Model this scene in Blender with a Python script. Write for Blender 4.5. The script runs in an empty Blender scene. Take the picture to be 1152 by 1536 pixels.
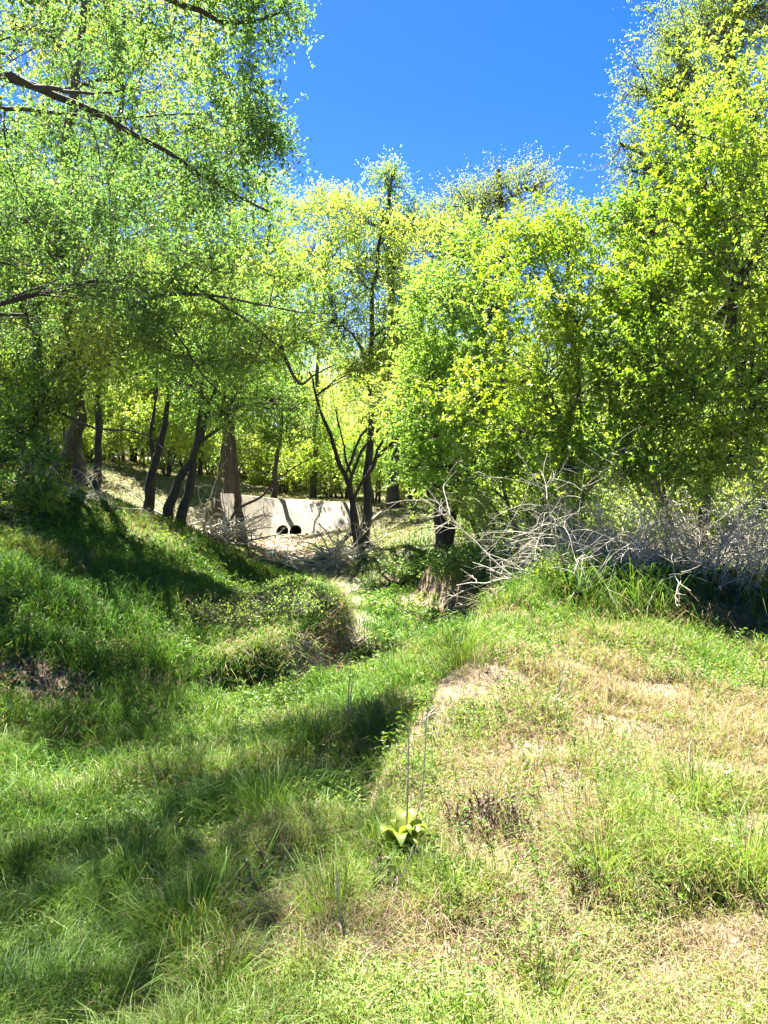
import bpy, math, random
import numpy as np

# ------------------------------------------------------------------ camera, sky, sun, exposure
scene = bpy.context.scene
col = scene.collection
R = math.radians
F, CX, CY, HORIZON = 1155.0, 576.0, 768.0, 690.0       # photograph's lens in its own 1152x1536 pixels
PITCH = math.atan((CY - HORIZON) / F)
CAM = np.array([0.0, 0.0, 1.6])

cd = bpy.data.cameras.new("camera")
cd.sensor_fit = 'HORIZONTAL'
cd.sensor_width = 36.0
cd.lens = 36.0 * F / 1152.0
cd.clip_start, cd.clip_end = 0.05, 2000.0
cam = bpy.data.objects.new("camera", cd)
cam.location = CAM
cam.rotation_euler = (R(90) - PITCH, 0, 0)
col.objects.link(cam)
scene.camera = cam

TO_SUN = np.array([-0.22, 0.52, 1.0]); TO_SUN /= np.linalg.norm(TO_SUN)
SUN_EL = math.asin(TO_SUN[2]); SUN_ROT = math.atan2(TO_SUN[0], TO_SUN[1])
world = bpy.data.worlds.new("World"); scene.world = world
world.use_nodes = True
wn, wl = world.node_tree.nodes, world.node_tree.links
wn.clear()
sky = wn.new('ShaderNodeTexSky'); sky.sky_type = 'NISHITA'; sky.sun_disc = False
sky.sun_elevation = SUN_EL; sky.sun_rotation = SUN_ROT
sky.air_density, sky.dust_density, sky.ozone_density = 1.0, 0.25, 3.0
hs = wn.new('ShaderNodeHueSaturation'); hs.inputs['Saturation'].default_value = 1.42
hs.inputs['Hue'].default_value = 0.494
tn = wn.new('ShaderNodeMix'); tn.data_type = 'RGBA'; tn.blend_type = 'MULTIPLY'; tn.inputs[0].default_value = 1.0; tn.inputs[7].default_value = (0.35, 0.285, 0.455, 1)
bg = wn.new('ShaderNodeBackground'); bg.inputs['Strength'].default_value = 0.06
wo = wn.new('ShaderNodeOutputWorld')
wl.new(sky.outputs[0], hs.inputs['Color']); wl.new(hs.outputs[0], tn.inputs[6]); wl.new(tn.outputs[2], bg.inputs['Color']); wl.new(bg.outputs[0], wo.inputs['Surface'])

sd = bpy.data.lights.new("sun", 'SUN'); sd.energy = 5.0; sd.angle = R(0.5); sd.color = (1.0, 0.95, 0.86)
sun = bpy.data.objects.new("sun", sd)
from mathutils import Vector
sun.rotation_euler = Vector(TO_SUN).to_track_quat('Z', 'Y').to_euler()
sun.location = tuple(TO_SUN * 60)
col.objects.link(sun)

scene.view_settings.view_transform = 'Standard'
scene.view_settings.look = 'None'
scene.view_settings.gamma = 1.0
scene.view_settings.exposure = 3.12
scene.render.engine = 'CYCLES'
scene.cycles.max_bounces = 10
scene.cycles.diffuse_bounces = 6
scene.cycles.transmission_bounces = 8
scene.cycles.glossy_bounces = 2
scene.cycles.sample_clamp_indirect = 6.0

rng = np.random.default_rng(7)

# ------------------------------------------------------------------ photograph pixel -> world
cp, sp = math.cos(PITCH), math.sin(PITCH)
def ray(px, py):
    a, b = (px - CX) / F, (CY - py) / F
    d = np.array([a, cp + b * sp, -sp + b * cp])
    return d
def P(px, py, Y):
    d = ray(px, py)
    return CAM + d * (Y / d[1])

# ------------------------------------------------------------------ noise
_perm = np.random.default_rng(3).random((256, 256))
def vnoise(x, y):
    x = np.asarray(x, float); y = np.asarray(y, float)
    xi, yi = np.floor(x).astype(int), np.floor(y).astype(int)
    fx, fy = x - xi, y - yi
    fx, fy = fx * fx * (3 - 2 * fx), fy * fy * (3 - 2 * fy)
    g = lambda i, j: _perm[i & 255, j & 255]
    return (g(xi, yi) * (1 - fx) + g(xi + 1, yi) * fx) * (1 - fy) + (g(xi, yi + 1) * (1 - fx) + g(xi + 1, yi + 1) * fx) * fy
def fbm(x, y, o=4):
    s, a, t = 0.0, 1.0, 0.0
    for k in range(o):
        s = s + a * vnoise(x * 2 ** k + 17.3 * k, y * 2 ** k + 9.1 * k); t += a; a *= 0.5
    return s / t
def sstep(a, b, x):
    t = np.clip((x - a) / (b - a), 0, 1); return t * t * (3 - 2 * t)

# ------------------------------------------------------------------ terrain height
_ctl_px = [
    (576,1536,2.1),(1152,1536,2.1),(0,1536,2.35),(860,1536,2.1),
    (1152,1250,3.5),(860,1300,3.1),(1152,1080,5.4),(1152,950,8.5),(950,940,8.5),(800,1100,5.0),(900,1000,6.8),
    (690,1010,6.5),(650,1100,5.0),(700,960,8.3),(576,1300,3.15),(660,1190,4.1),(400,1330,3.15),(330,1260,3.9),(200,1400,3.1),
    (560,1190,4.9),(500,1100,6.5),(590,1060,7.2),(300,1150,6.0),(100,1250,5.0),(0,1400,3.6),(430,1180,5.1),
    (560,990,10.0),(640,990,9.6),(640,930,13.0),(540,900,16.0),(500,860,20.0),(440,820,26.0),(430,805,29.0),(400,808,28),
    (515,985,10.6),(560,950,12.2),(500,922,12.0),(430,920,12.6),(470,990,10.2),(400,950,10.8),(450,908,14.5),(470,890,16.5),(340,848,18.5),(420,862,18.0),
    (300,800,17.0),(150,740,20.0),(0,765,14.0),(0,850,10.0),(0,950,8.0),(0,1070,7.0),(300,900,11.0),(200,1000,8.5),
    (400,1020,9.0),(120,880,10.5),(250,850,13.0),(380,878,16.0),
    (310,800,25.0),(250,720,32.0),(150,690,40.0),(330,812,24),
    (600,735,42.0),(700,740,36.0),(565,772,28.0),(560,815,22.0),(600,880,17.0),(680,780,20.0),(700,850,15.0),(690,915,13.0),
    (760,912,10.5),(850,905,9.5),(1000,850,12.0),(1150,840,13.0),(900,770,20.0),(640,775,26),(600,830,19.5),
]
_ctl = [tuple(P(*c)) for c in _ctl_px]
_ctl += [(0,0.6,0.0),(3,0.5,.05),(-2.5,0.3,-.25),(0,-8,0.1),(-8,-6,0.1),(8,-6,0.1),(10,5,0.1),(-6,4,0.1),(-5,6.2,.0),(-9,7,.6),(14,14,.3),(-14,14,1.1),(-15,24,1.5),(16,28,.8),
         (-30,40,2.2),(30,45,1.8),(0,62,1.6),(-12,70,2.6),(14,75,2.2),(-50,110,4),(50,110,3.5),(0,120,3.2),(-30,10,1.2),(30,10,.4),(-30,-10,.6),(30,-10,.4),(0,-30,.2)]
_ctl = np.array(_ctl)
def _tps(r2):
    return 0.5 * r2 * np.log(r2 + 1e-9)
_S = 1.0
def _fit():
    xy = _ctl[:, :2] * _S; n = len(xy)
    d2 = ((xy[:, None] - xy[None]) ** 2).sum(-1)
    A = np.zeros((n + 3, n + 3)); A[:n, :n] = _tps(d2) + np.eye(n) * 0.12
    A[:n, n] = 1; A[:n, n + 1:] = xy; A[n, :n] = 1; A[n + 1:, :n] = xy.T
    b = np.zeros(n + 3); b[:n] = _ctl[:, 2]
    return np.linalg.solve(A, b)
_W = _fit()
WALL_X0, WALL_X1, WALL_Y = -4.45, -1.25, 29.7
def H0(x, y):
    x = np.asarray(x, float); y = np.asarray(y, float)
    sh = x.shape; x = x.ravel(); y = y.ravel()
    out = np.empty(len(x)); n = len(_ctl)
    for s in range(0, len(x), 40000):
        a, b = np.clip(x[s:s+40000], -60, 60), np.clip(y[s:s+40000], -32, 125)
        d2 = (a[:, None] - _ctl[None, :, 0]) ** 2 + (b[:, None] - _ctl[None, :, 1]) ** 2
        out[s:s+40000] = _tps(d2) @ _W[:n] + _W[n] + _W[n+1] * a + _W[n+2] * b
    return out.reshape(sh)
def edge_dist(x, y, line):
    """signed distance to a plan polyline (positive on its left side) and how far along inside its ends"""
    best = np.full(np.shape(x), 1e9); sg = np.ones(np.shape(x)); q = np.array(line)
    for a, b in zip(q[:-1], q[1:]):
        d = b - a; L2 = (d ** 2).sum(); t = np.clip(((x - a[0]) * d[0] + (y - a[1]) * d[1]) / L2, 0, 1)
        dx, dy = x - a[0] - t * d[0], y - a[1] - t * d[1]; r = np.hypot(dx, dy)
        c = d[0] * (y - a[1]) - d[1] * (x - a[0]); k = r < best - 1e-9
        best = np.where(k, r, best); sg = np.where(k, np.sign(c), sg)
    return best * sg
_pl = lambda pts: [tuple(P(*p)[:2]) for p in pts]
EDGE_L = _pl([(330,1030,8.6),(400,1015,9.0),(470,1000,9.7),(515,985,10.6),(528,945,12.0),(505,895,14.5),(470,862,18.5)])
EDGE_M = _pl([(600,1210,4.3),(622,1130,4.9),(650,1080,5.5),(690,1020,6.6),(715,965,8.3)][::-1])
EDGE_R = _pl([(755,935,9.9),(700,925,12.2),(650,905,15.0),(590,868,18.5)][::-1])
def lip(x, y, line, hgt, reach, w):
    m = (np.abs(x) < 9) & (y > 2) & (y < 24); out = np.zeros(np.shape(x))
    if np.any(m):
        s = edge_dist(x[m], y[m], line) + (fbm(x[m] * 1.3 + 70, y[m] * 1.3) - .5) * .5
        out[m] = hgt * (sstep(-w, w, s) * np.exp(-(np.maximum(s, 0) / reach) ** 2) - .25 * (1 - sstep(-w, w, s)) * np.exp(-(np.minimum(s, 0) / (reach * .6)) ** 2))
    return out
def H(x, y):
    z = H0(x, y)
    x = np.asarray(x, float); y = np.asarray(y, float)
    sh = x.shape; xr, yr = np.atleast_1d(x).ravel(), np.atleast_1d(y).ravel()
    z = np.array(z); bm = (np.abs(x) < 5) & (y > 7) & (y < 22)
    if np.any(bm):
        xb, yb = x[bm], y[bm]; e = edge_dist(xb, yb, EDGE_L) + (fbm(xb * 2.2 + 70, yb * 2.2) - .5) * .30
        prof = -1.14 + .50 * sstep(-.16, .20, e) + .26 * sstep(.15, 1.3, e) 
        w = sstep(-.6, -.2, e) * (1 - sstep(1.4, 3.0, e)) * sstep(-2.6, -1.3, xb) * (1 - sstep(13.5, 16, yb))
        z[bm] = z[bm] * (1 - w) + prof * w
    z = z + (lip(xr, yr, EDGE_M, .26, .8, .10) + lip(xr, yr, EDGE_R, .36, .9, .14)).reshape(sh)
    # berm held back by the culvert headwall
    m = sstep(-7.4, -6.4, x) * (1 - sstep(-1.3, 0.2, x)) * sstep(26.5, 28.5, y) * (1 - sstep(34, 44, y))
    wy = np.where(x < WALL_X0, WALL_Y + (x - WALL_X0) * 0.75, WALL_Y)
    front = -1.32 + 0.25 * sstep(-3.2, -1.4, x)
    z = z * (1 - m) + m * (front + (-0.14 + 0.28 * (1 - sstep(-6.4, -4.4, x)) - front) * sstep(1.25, 1.95, y - wy))
    near = 1 - sstep(14, 40, np.abs(y) + np.abs(x) * 0.5)
    z = z + (fbm(x * 0.9, y * 0.9) - 0.5) * 0.16 * (0.4 + near) + (fbm(x * 4.3 + 31, y * 4.3) - 0.5) * 0.07 * near
    return z
def G(px, py, y0=1.6, y1=70):
    """the point of the ground seen at a pixel of the photograph"""
    d = ray(px, py); Y = np.exp(np.linspace(math.log(y0), math.log(y1), 500))
    p = CAM[None] + d[None] * (Y / d[1])[:, None]
    hit = np.nonzero(p[:, 2] <= H(p[:, 0], p[:, 1]))[0]
    i = hit[0] if len(hit) else len(Y) - 1
    return p[i]
def blob(x, y, c, rx, ry, rot=0.0, soft=0.5):
    dx, dy = x - c[0], y - c[1]; ca, sa = math.cos(rot), math.sin(rot)
    u, v = (dx * ca + dy * sa) / rx, (-dx * sa + dy * ca) / ry
    r = np.sqrt(u * u + v * v) + (fbm(x * 1.7 + 5, y * 1.7) - 0.5) * 0.7
    return 1 - sstep(1 - soft, 1 + soft * 0.4, r)

# ------------------------------------------------------------------ mesh builder
class MB:
    def __init__(s): s.v = []; s.f = []; s.n = 0
    def add(s, v, f, mat=0, tint=0.5, smooth=False):
        v = np.asarray(v, np.float32).reshape(-1, 3); f = np.asarray(f, np.int64)
        if len(f) == 0: return
        s.v.append(v); s.f.append((f + s.n, mat, np.broadcast_to(np.asarray(tint, np.float32), (len(f),)), smooth)); s.n += len(v)
    def build(s, name, mats, parent=None, mesh_only=False):
        me = bpy.data.meshes.new(name)
        v = np.concatenate(s.v); me.vertices.add(len(v)); me.vertices.foreach_set('co', v.ravel())
        loops = np.concatenate([f.ravel() for f, *_ in s.f]); sizes = np.concatenate([np.full(len(f), f.shape[1]) for f, *_ in s.f])
        me.loops.add(len(loops)); me.loops.foreach_set('vertex_index', loops.astype(np.int32))
        me.polygons.add(len(sizes))
        st = np.zeros(len(sizes), np.int32); st[1:] = np.cumsum(sizes)[:-1]
        me.polygons.foreach_set('loop_start', st)
        me.polygons.foreach_set('material_index', np.concatenate([np.full(len(f), m, np.int32) for f, m, _, _ in s.f]))
        me.polygons.foreach_set('use_smooth', np.concatenate([np.full(len(f), sm, bool) for f, _, _, sm in s.f]))
        at = me.attributes.new('tint', 'FLOAT', 'FACE'); at.data.foreach_set('value', np.concatenate([t for _, _, t, _ in s.f]).astype(np.float32))
        for m in (mats if isinstance(mats, (list, tuple)) else [mats]): me.materials.append(m)
        me.update(calc_edges=True)
        return me if mesh_only else link(name, me, parent)
def link(name, me, parent=None):
    o = bpy.data.objects.new(name, me); col.objects.link(o)
    if parent is not None: o.parent = parent
    return o
def tag(o, label, cat, group=None, kind=None):
    if label: o['label'] = label
    if cat: o['category'] = cat
    if group: o['group'] = group
    if kind: o['kind'] = kind
    return o
def empty(name, loc, label, cat, group=None, rz=0.0):
    o = bpy.data.objects.new(name, None); o.empty_display_size = 0.2; col.objects.link(o)
    o.location = tuple(float(c) for c in loc); o.rotation_euler = (0, 0, rz)
    return tag(o, label, cat, group)
def copy_tree(o, loc, rz, sc, label=None, group=None):
    c = o.copy(); col.objects.link(c); c.location = tuple(float(q) for q in loc); c.rotation_euler = (0, 0, rz); c.scale = (sc[0], sc[0], sc[1])
    if label: c['label'] = label
    if group: c['group'] = group
    for ch in list(o.children):
        d = ch.copy(); col.objects.link(d); d.parent = c
        for g in ch.children:
            e = g.copy(); col.objects.link(e); e.parent = d
    return c
def unit(v): return v / np.maximum(np.linalg.norm(v, axis=-1, keepdims=True), 1e-9)

def tubes(mb, pts, rad, sides, mat=0, tint=0.5, smooth=True):
    """pts (N,K,3), rad (N,K)"""
    N, K, _ = pts.shape
    if N == 0: return
    tan = np.empty_like(pts); tan[:, 1:-1] = pts[:, 2:] - pts[:, :-2]; tan[:, 0] = pts[:, 1] - pts[:, 0]; tan[:, -1] = pts[:, -1] - pts[:, -2]
    tan = unit(tan)
    ref = np.where(np.abs(tan[:, :1, 2:3]) > 0.8, np.array([1.0, 0, 0]), np.array([0, 0, 1.0])); ref = np.broadcast_to(ref, tan.shape)
    a = unit(np.cross(tan, ref)); b = np.cross(tan, a)
    th = np.arange(sides) / sides * 2 * math.pi
    ring = a[:, :, None] * np.cos(th)[None, None, :, None] + b[:, :, None] * np.sin(th)[None, None, :, None]
    v = pts[:, :, None] + ring * rad[:, :, None, None]
    idx = np.arange(N * K * sides).reshape(N, K, sides)
    i0, i1 = idx[:, :-1], idx[:, 1:]
    f = np.stack([i0, np.roll(i0, -1, 2), np.roll(i1, -1, 2), i1], -1).reshape(-1, 4)
    t = np.broadcast_to(np.asarray(tint, np.float32).reshape(-1, 1) if np.ndim(tint) else np.full((1, 1), tint), (N, (K - 1) * sides)).ravel()
    mb.add(v, f, mat, t, smooth)

def spline(pts, n):
    """Catmull-Rom through pts"""
    p = np.asarray(pts, float); m = len(p)
    q = np.vstack([2 * p[0] - p[1], p, 2 * p[-1] - p[-2]])
    t = np.linspace(0, m - 1 - 1e-6, n); i = t.astype(int); f = (t - i)[:, None]
    a, b, c, d = q[i], q[i + 1], q[i + 2], q[i + 3]
    return 0.5 * (2 * b + (c - a) * f + (2 * a - 5 * b + 4 * c - d) * f ** 2 + (3 * b - a - 3 * c + d) * f ** 3)

def bez(p0, c, p1, K):
    t = np.linspace(0, 1, K)[None, :, None]
    return p0[:, None] * (1 - t) ** 2 + 2 * c[:, None] * t * (1 - t) + p1[:, None] * t * t

def grow(rng, p0, d0, L, K, wig, grav):
    """curved shoots: start points, directions, lengths"""
    pts = [p0]; d = unit(d0); st = (L / (K - 1))[:, None]
    for k in range(K - 1):
        d = unit(d + rng.normal(0, wig, d.shape) + np.array([0, 0, -grav]))
        pts.append(pts[-1] + d * st)
    return np.stack(pts, 1)

def leaves(mb, rng, base, d, size, mat, tint, aspect=0.5, flat=0.8):
    """folded rhombic leaves at base pointing along d"""
    n = len(base)
    if n == 0: return
    d = unit(d); up = unit(rng.normal(0, 1, (n, 3)) * (1 - flat * 0.5) + np.array([0, 0, flat]))
    s = unit(np.cross(d, up)); nn = np.cross(s, d)
    L = size[:, None]; w = L * aspect * 0.5
    mid = base + d * L * 0.45 + nn * L * 0.06
    v = np.stack([base, mid + s * w, base + d * L - nn * L * 0.06, mid - s * w], 1)
    f = np.arange(n * 4).reshape(n, 4)
    mb.add(v, f, mat, tint, False)

# ------------------------------------------------------------------ materials
def nodes(name):
    m = bpy.data.materials.new(name); m.use_nodes = True
    nt = m.node_tree; nt.nodes.clear(); out = nt.nodes.new('ShaderNodeOutputMaterial')
    return m, nt, out
def ramp(nt, stops):
    r = nt.nodes.new('ShaderNodeValToRGB'); e = r.color_ramp.elements
    while len(e) < len(stops): e.new(0.5)
    for k, (p, c) in enumerate(stops): e[k].position = p; e[k].color = (*c, 1)
    return r
def leafy(name, stops, trans=0.58, gloss=0.04, rough=0.45, vary=True):
    m, nt, out = nodes(name); N, L = nt.nodes, nt.links
    at = N.new('ShaderNodeAttribute'); at.attribute_name = 'tint'
    r = ramp(nt, stops); L.new(at.outputs['Fac'], r.inputs[0])
    oi = N.new('ShaderNodeObjectInfo'); hv = N.new('ShaderNodeHueSaturation')
    for inp, lo, hi, add in (('Hue', .484, .514, 0.0), ('Saturation', .86, 1.10, .37), ('Value', .92, 1.18, .71)):
        ma = N.new('ShaderNodeMath'); ma.operation = 'ADD'; ma.inputs[1].default_value = add; L.new(oi.outputs['Random'], ma.inputs[0])
        fr = N.new('ShaderNodeMath'); fr.operation = 'FRACT'; L.new(ma.outputs[0], fr.inputs[0])
        mr = N.new('ShaderNodeMapRange'); mr.inputs[3].default_value = lo if vary else (1 if inp != 'Hue' else .5); mr.inputs[4].default_value = hi if vary else (1 if inp != 'Hue' else .5)
        L.new(fr.outputs[0], mr.inputs[0]); L.new(mr.outputs[0], hv.inputs[inp])
    L.new(r.outputs[0], hv.inputs['Color']); r = hv
    df = N.new('ShaderNodeBsdfDiffuse'); L.new(r.outputs[0], df.inputs['Color'])
    tr = N.new('ShaderNodeBsdfTranslucent')
    mulc = N.new('ShaderNodeMix'); mulc.data_type = 'RGBA'; mulc.blend_type = 'MULTIPLY'; mulc.inputs[0].default_value = 1.0
    L.new(r.outputs[0], mulc.inputs[6]); mulc.inputs[7].default_value = (1.1, 1.15, 0.65, 1)
    L.new(mulc.outputs[2], tr.inputs['Color'])
    mx = N.new('ShaderNodeMixShader'); mx.inputs[0].default_value = trans
    L.new(df.outputs[0], mx.inputs[1]); L.new(tr.outputs[0], mx.inputs[2])
    gl = N.new('ShaderNodeBsdfGlossy'); gl.inputs['Roughness'].default_value = rough; gl.inputs['Color'].default_value = (.9, .95, .9, 1)
    mg = N.new('ShaderNodeMixShader'); mg.inputs[0].default_value = gloss
    L.new(mx.outputs[0], mg.inputs[1]); L.new(gl.outputs[0], mg.inputs[2]); L.new(mg.outputs[0], out.inputs['Surface'])
    return m
def barky(name, c0, c1, scale=9.0, bump=0.6):
    m, nt, out = nodes(name); N, L = nt.nodes, nt.links
    tc = N.new('ShaderNodeTexCoord'); mp = N.new('ShaderNodeMapping'); mp.inputs['Scale'].default_value = (1, 1, 0.22)
    L.new(tc.outputs['Object'], mp.inputs[0])
    nz = N.new('ShaderNodeTexNoise'); nz.inputs['Scale'].default_value = scale * 2; nz.inputs['Detail'].default_value = 6; nz.inputs['Roughness'].default_value = .7
    L.new(mp.outputs[0], nz.inputs['Vector'])
    r = ramp(nt, [(.3, c0), (.7, c1)]); L.new(nz.outputs['Fac'], r.inputs[0])
    b = N.new('ShaderNodeBsdfPrincipled'); b.inputs['Roughness'].default_value = .9
    at = N.new('ShaderNodeAttribute'); at.attribute_name = 'tint'
    mu = N.new('ShaderNodeMix'); mu.data_type = 'RGBA'; mu.blend_type = 'MULTIPLY'; mu.inputs[0].default_value = 1
    mr = N.new('ShaderNodeMapRange'); mr.inputs[3].default_value = .6; mr.inputs[4].default_value = 1.4
    L.new(at.outputs['Fac'], mr.inputs[0]); L.new(r.outputs[0], mu.inputs[6]); L.new(mr.outputs[0], mu.inputs[7])
    L.new(mu.outputs[2], b.inputs['Base Color'])
    bp = N.new('ShaderNodeBump'); bp.inputs['Strength'].default_value = bump; bp.inputs['Distance'].default_value = .03
    L.new(nz.outputs['Fac'], bp.inputs['Height']); L.new(bp.outputs[0], b.inputs['Normal'])
    L.new(b.outputs[0], out.inputs['Surface'])
    return m

M = {}
M['leaf_green'] = leafy('green_leaf', [(0, (.065, .14, .025)), (.45, (.165, .29, .05)), (.8, (.27, .38, .06)), (1, (.40, .45, .06))])
M['leaf_bright'] = leafy('bright_leaf', [(0, (.085, .165, .022)), (.4, (.225, .345, .045)), (.8, (.33, .43, .06)), (1, (.46, .50, .07))])
M['leaf_pale'] = leafy('pale_leaf', [(0, (.14, .21, .05)), (.5, (.27, .36, .075)), (1, (.38, .44, .09))])
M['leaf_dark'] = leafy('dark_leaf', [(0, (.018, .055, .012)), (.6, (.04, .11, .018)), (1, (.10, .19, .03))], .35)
M['grass'] = leafy('grass_blade', [(0, (.032, .095, .016)), (.3, (.078, .165, .02)), (.52, (.155, .225, .03)), (.66, (.18, .20, .045)), (.8, (.205, .15, .092)), (1, (.34, .25, .178))], .4, .012, .5, False)
M['weed'] = leafy('weed_leaf', [(0, (.06, .14, .02)), (.6, (.15, .25, .03)), (1, (.28, .33, .04))], .4, .025, .5, False)
M['litter'] = leafy('dead_leaf', [(0, (.07, .04, .022)), (.5, (.16, .10, .055)), (1, (.30, .22, .13))], .15, .02, .5, False)
M['bark'] = barky('grey_brown_bark', (.028, .024, .019), (.095, .082, .066))
M['bark_red'] = barky('reddish_bark', (.035, .027, .021), (.115, .085, .066), 7)
M['bark_dark'] = barky('dark_bark', (.018, .016, .013), (.06, .052, .043))
M['dead'] = barky('dead_wood', (.24, .22, .17), (.60, .56, .44))
M['dead_pale'] = barky('bleached_wood', (.46, .43, .37), (.78, .74, .66))
M['dead_brown'] = barky('brown_dead_wood', (.08, .06, .045), (.26, .21, .16))
M['stalk'] = barky('dry_stalk', (.36, .29, .18), (.58, .49, .34))

def ground_material():
    m, nt, out = nodes('soil_and_turf'); N, L = nt.nodes, nt.links
    tc = N.new('ShaderNodeTexCoord')
    def noise(s, d=8, r=.65):
        n = N.new('ShaderNodeTexNoise'); n.inputs['Scale'].default_value = s; n.inputs['Detail'].default_value = d; n.inputs['Roughness'].default_value = r
        L.new(tc.outputs['Object'], n.inputs['Vector']); return n
    n1, n2, n3 = noise(1.6), noise(22), noise(70, 4)
    soil = ramp(nt, [(.25, (.11, .075, .045)), (.5, (.23, .165, .10)), (.75, (.36, .28, .19))]); L.new(n2.outputs['Fac'], soil.inputs[0])
    turf = ramp(nt, [(.3, (.045, .075, .02)), (.5, (.10, .125, .035)), (.72, (.20, .18, .075))]); L.new(n2.outputs['Fac'], turf.inputs[0])
    sand = ramp(nt, [(.3, (.27, .225, .17)), (.7, (.50, .44, .36))]); L.new(n3.outputs['Fac'], sand.inputs[0])
    straw = ramp(nt, [(.3, (.11, .075, .048)), (.5, (.20, .142, .092)), (.75, (.30, .23, .155))]); L.new(n3.outputs['Fac'], straw.inputs[0])
    def att(name):
        a = N.new('ShaderNodeAttribute'); a.attribute_name = name; return a
    def mix(fac, a, b):
        x = N.new('ShaderNodeMix'); x.data_type = 'RGBA'; L.new(fac, x.inputs[0]); L.new(a, x.inputs[6]); L.new(b, x.inputs[7]); return x.outputs[2]
    c = mix(att('dry').outputs['Fac'], turf.outputs[0], straw.outputs[0])
    c = mix(att('bare').outputs['Fac'], c, soil.outputs[0])
    c = mix(att('sand').outputs['Fac'], c, sand.outputs[0])
    b = N.new('ShaderNodeBsdfPrincipled'); b.inputs['Roughness'].default_value = .95; L.new(c, b.inputs['Base Color'])
    ad = N.new('ShaderNodeMath'); ad.operation = 'ADD'; L.new(n2.outputs['Fac'], ad.inputs[0]); L.new(n3.outputs['Fac'], ad.inputs[1])
    bp = N.new('ShaderNodeBump'); bp.inputs['Strength'].default_value = .9; bp.inputs['Distance'].default_value = .05
    L.new(ad.outputs[0], bp.inputs['Height']); L.new(bp.outputs[0], b.inputs['Normal']); L.new(b.outputs[0], out.inputs['Surface'])
    return m

# ------------------------------------------------------------------ zones of the ground (each a place on the ground)
Z_LITTER = [(G(70,1030), .7, .55, .3), (G(150,970), .3, .4, 0)]
Z_CLIFF = [(G(508,950), .35, 1.0, 0), (G(450,985), .5, .2, 0)]
Z_SAND = [(G(470,1022), .75, .40, .2)]
Z_BED = [(np.array([-4.0,27.6,0]), 2.2, 1.7, 0), (np.array([-3.6,25.5,0]), 1.3, 1.4, 0), (np.array([-2.6,23.2,0]), 1.0, 1.6, .35), (G(490,852), .5, 1.2, .2), (G(515,875), .5, 1.5, .1), (G(530,900), .42, 1.2, 0), (G(540,930), .28, .8, 0), (G(548,958), .25, .6, 0)]
Z_SOIL = [(G(1085,1275), .42, .22, .2), (G(1110,1160), .35, .3, 0), (G(800,1130), .3, .3, .4), (G(690,1030), .35, .5, .3), (G(860,1180), .25, .35, .0), (G(1100,1390), .3, .22, 0), (G(1000,1470), .3, .16, 0), (G(640,1085), .22, .35, 0), (G(672,1040), .28, .45, .3), (G(706,1008), .3, .4, .2), (G(770,930), .4, .3, 0), (G(780,1490), .3, .15, 0), (G(930,1100), .5, .35, .3), (G(1000,1040), .5, .3, 0), (G(860,1000), .35, .3, 0), (G(720,1010), .4, .35, 0), (G(1090,1240), .5, .2, 0), (G(700,1430), .2, .12, 0), (G(1120,1450), .2, .15, 0), (G(880,1390), .22, .12, 0)]
Z_BRUSHSOIL = [(G(730,905), 1.0, .7, .3), (G(640,900), .7, .8, 0), (np.array([3.6, 11.6, 0]), 2.8, 1.3, 0), (G(665,850), .9, 1.6, 0)]
def zmax(zs, x, y, soft=.5):
    r = np.zeros_like(x)
    for c, rx, ry, rot in zs: r = np.maximum(r, blob(x, y, c, rx, ry, rot, soft))
    return r
def zone(x, y):
    x = np.asarray(x, float); y = np.asarray(y, float)
    sand = np.maximum(zmax(Z_SAND, x, y), zmax(Z_BED, x, y))
    bare = np.maximum.reduce([zmax(Z_LITTER, x, y), zmax(Z_CLIFF, x, y), zmax(Z_SOIL, x, y), zmax(Z_BRUSHSOIL, x, y) * .9])
    near = (np.abs(x) < 9) & (y > 2) & (y < 24); cut = np.zeros_like(x)
    if np.any(near):
        xn, yn = x[near], y[near]; jit = (fbm(xn * 1.3 + 70, yn * 1.3) - .5) * .5; q = np.zeros_like(xn)
        for line, wt in ((EDGE_L, sstep(-1.4, -.7, xn)), (EDGE_M, .7), (EDGE_R, 1.0)):
            q = np.maximum(q, wt * np.exp(-((edge_dist(xn, yn, line) + jit) / .26) ** 2))
        cut[near] = q
    bare = np.maximum(bare, np.clip(cut * 1.3, 0, 1))
    # dry, sun-burnt mound on the near right and along the bottom; far floor of the wood
    edge = np.interp(y, [1.5, 2.1, 3.0, 3.6, 4.3, 5.0, 6.5, 8.0, 9.5], [-.75, -.65, -.70, -.55, -.05, .28, .62, 1.05, 1.4])
    mound = sstep(-.40, .75, x - edge + (fbm(x * 2 + 20, y * 2) - .5) * 1.2) * (1 - sstep(8.0, 9.6, y))
    dry = np.clip(mound * (0.14 + 1.25 * sstep(.41, .68, fbm(x * 1.6 + 3, y * 1.6 + 8))), 0, 1)
    dry = np.maximum(dry, .85 * blob(x, y, G(1020,1080), 1.6, 2.0, .2, .6))
    dry = np.maximum(dry, .5 * blob(x, y, G(430,1260), .5, .45, 0, .6))
    dry = np.maximum(dry, .95 * blob(x, y, G(970,1060), 1.2, 1.7, .3, .6)); dry = np.maximum(dry, .9 * blob(x, y, G(890,1140), .7, .8, .0, .6)); dry = np.maximum(dry, .95 * blob(x, y, G(1110,1130), 1.0, .95, .0, .6))
    dry = np.maximum(dry, .30 * sstep(.45, .65, fbm(x * 1.1 + 50, y * 1.1 + 28)))
    far = sstep(17, 24, y) * (.10 + .5 * fbm(x * .5, y * .5))
    return sand, bare, np.maximum(dry, far)

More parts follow.
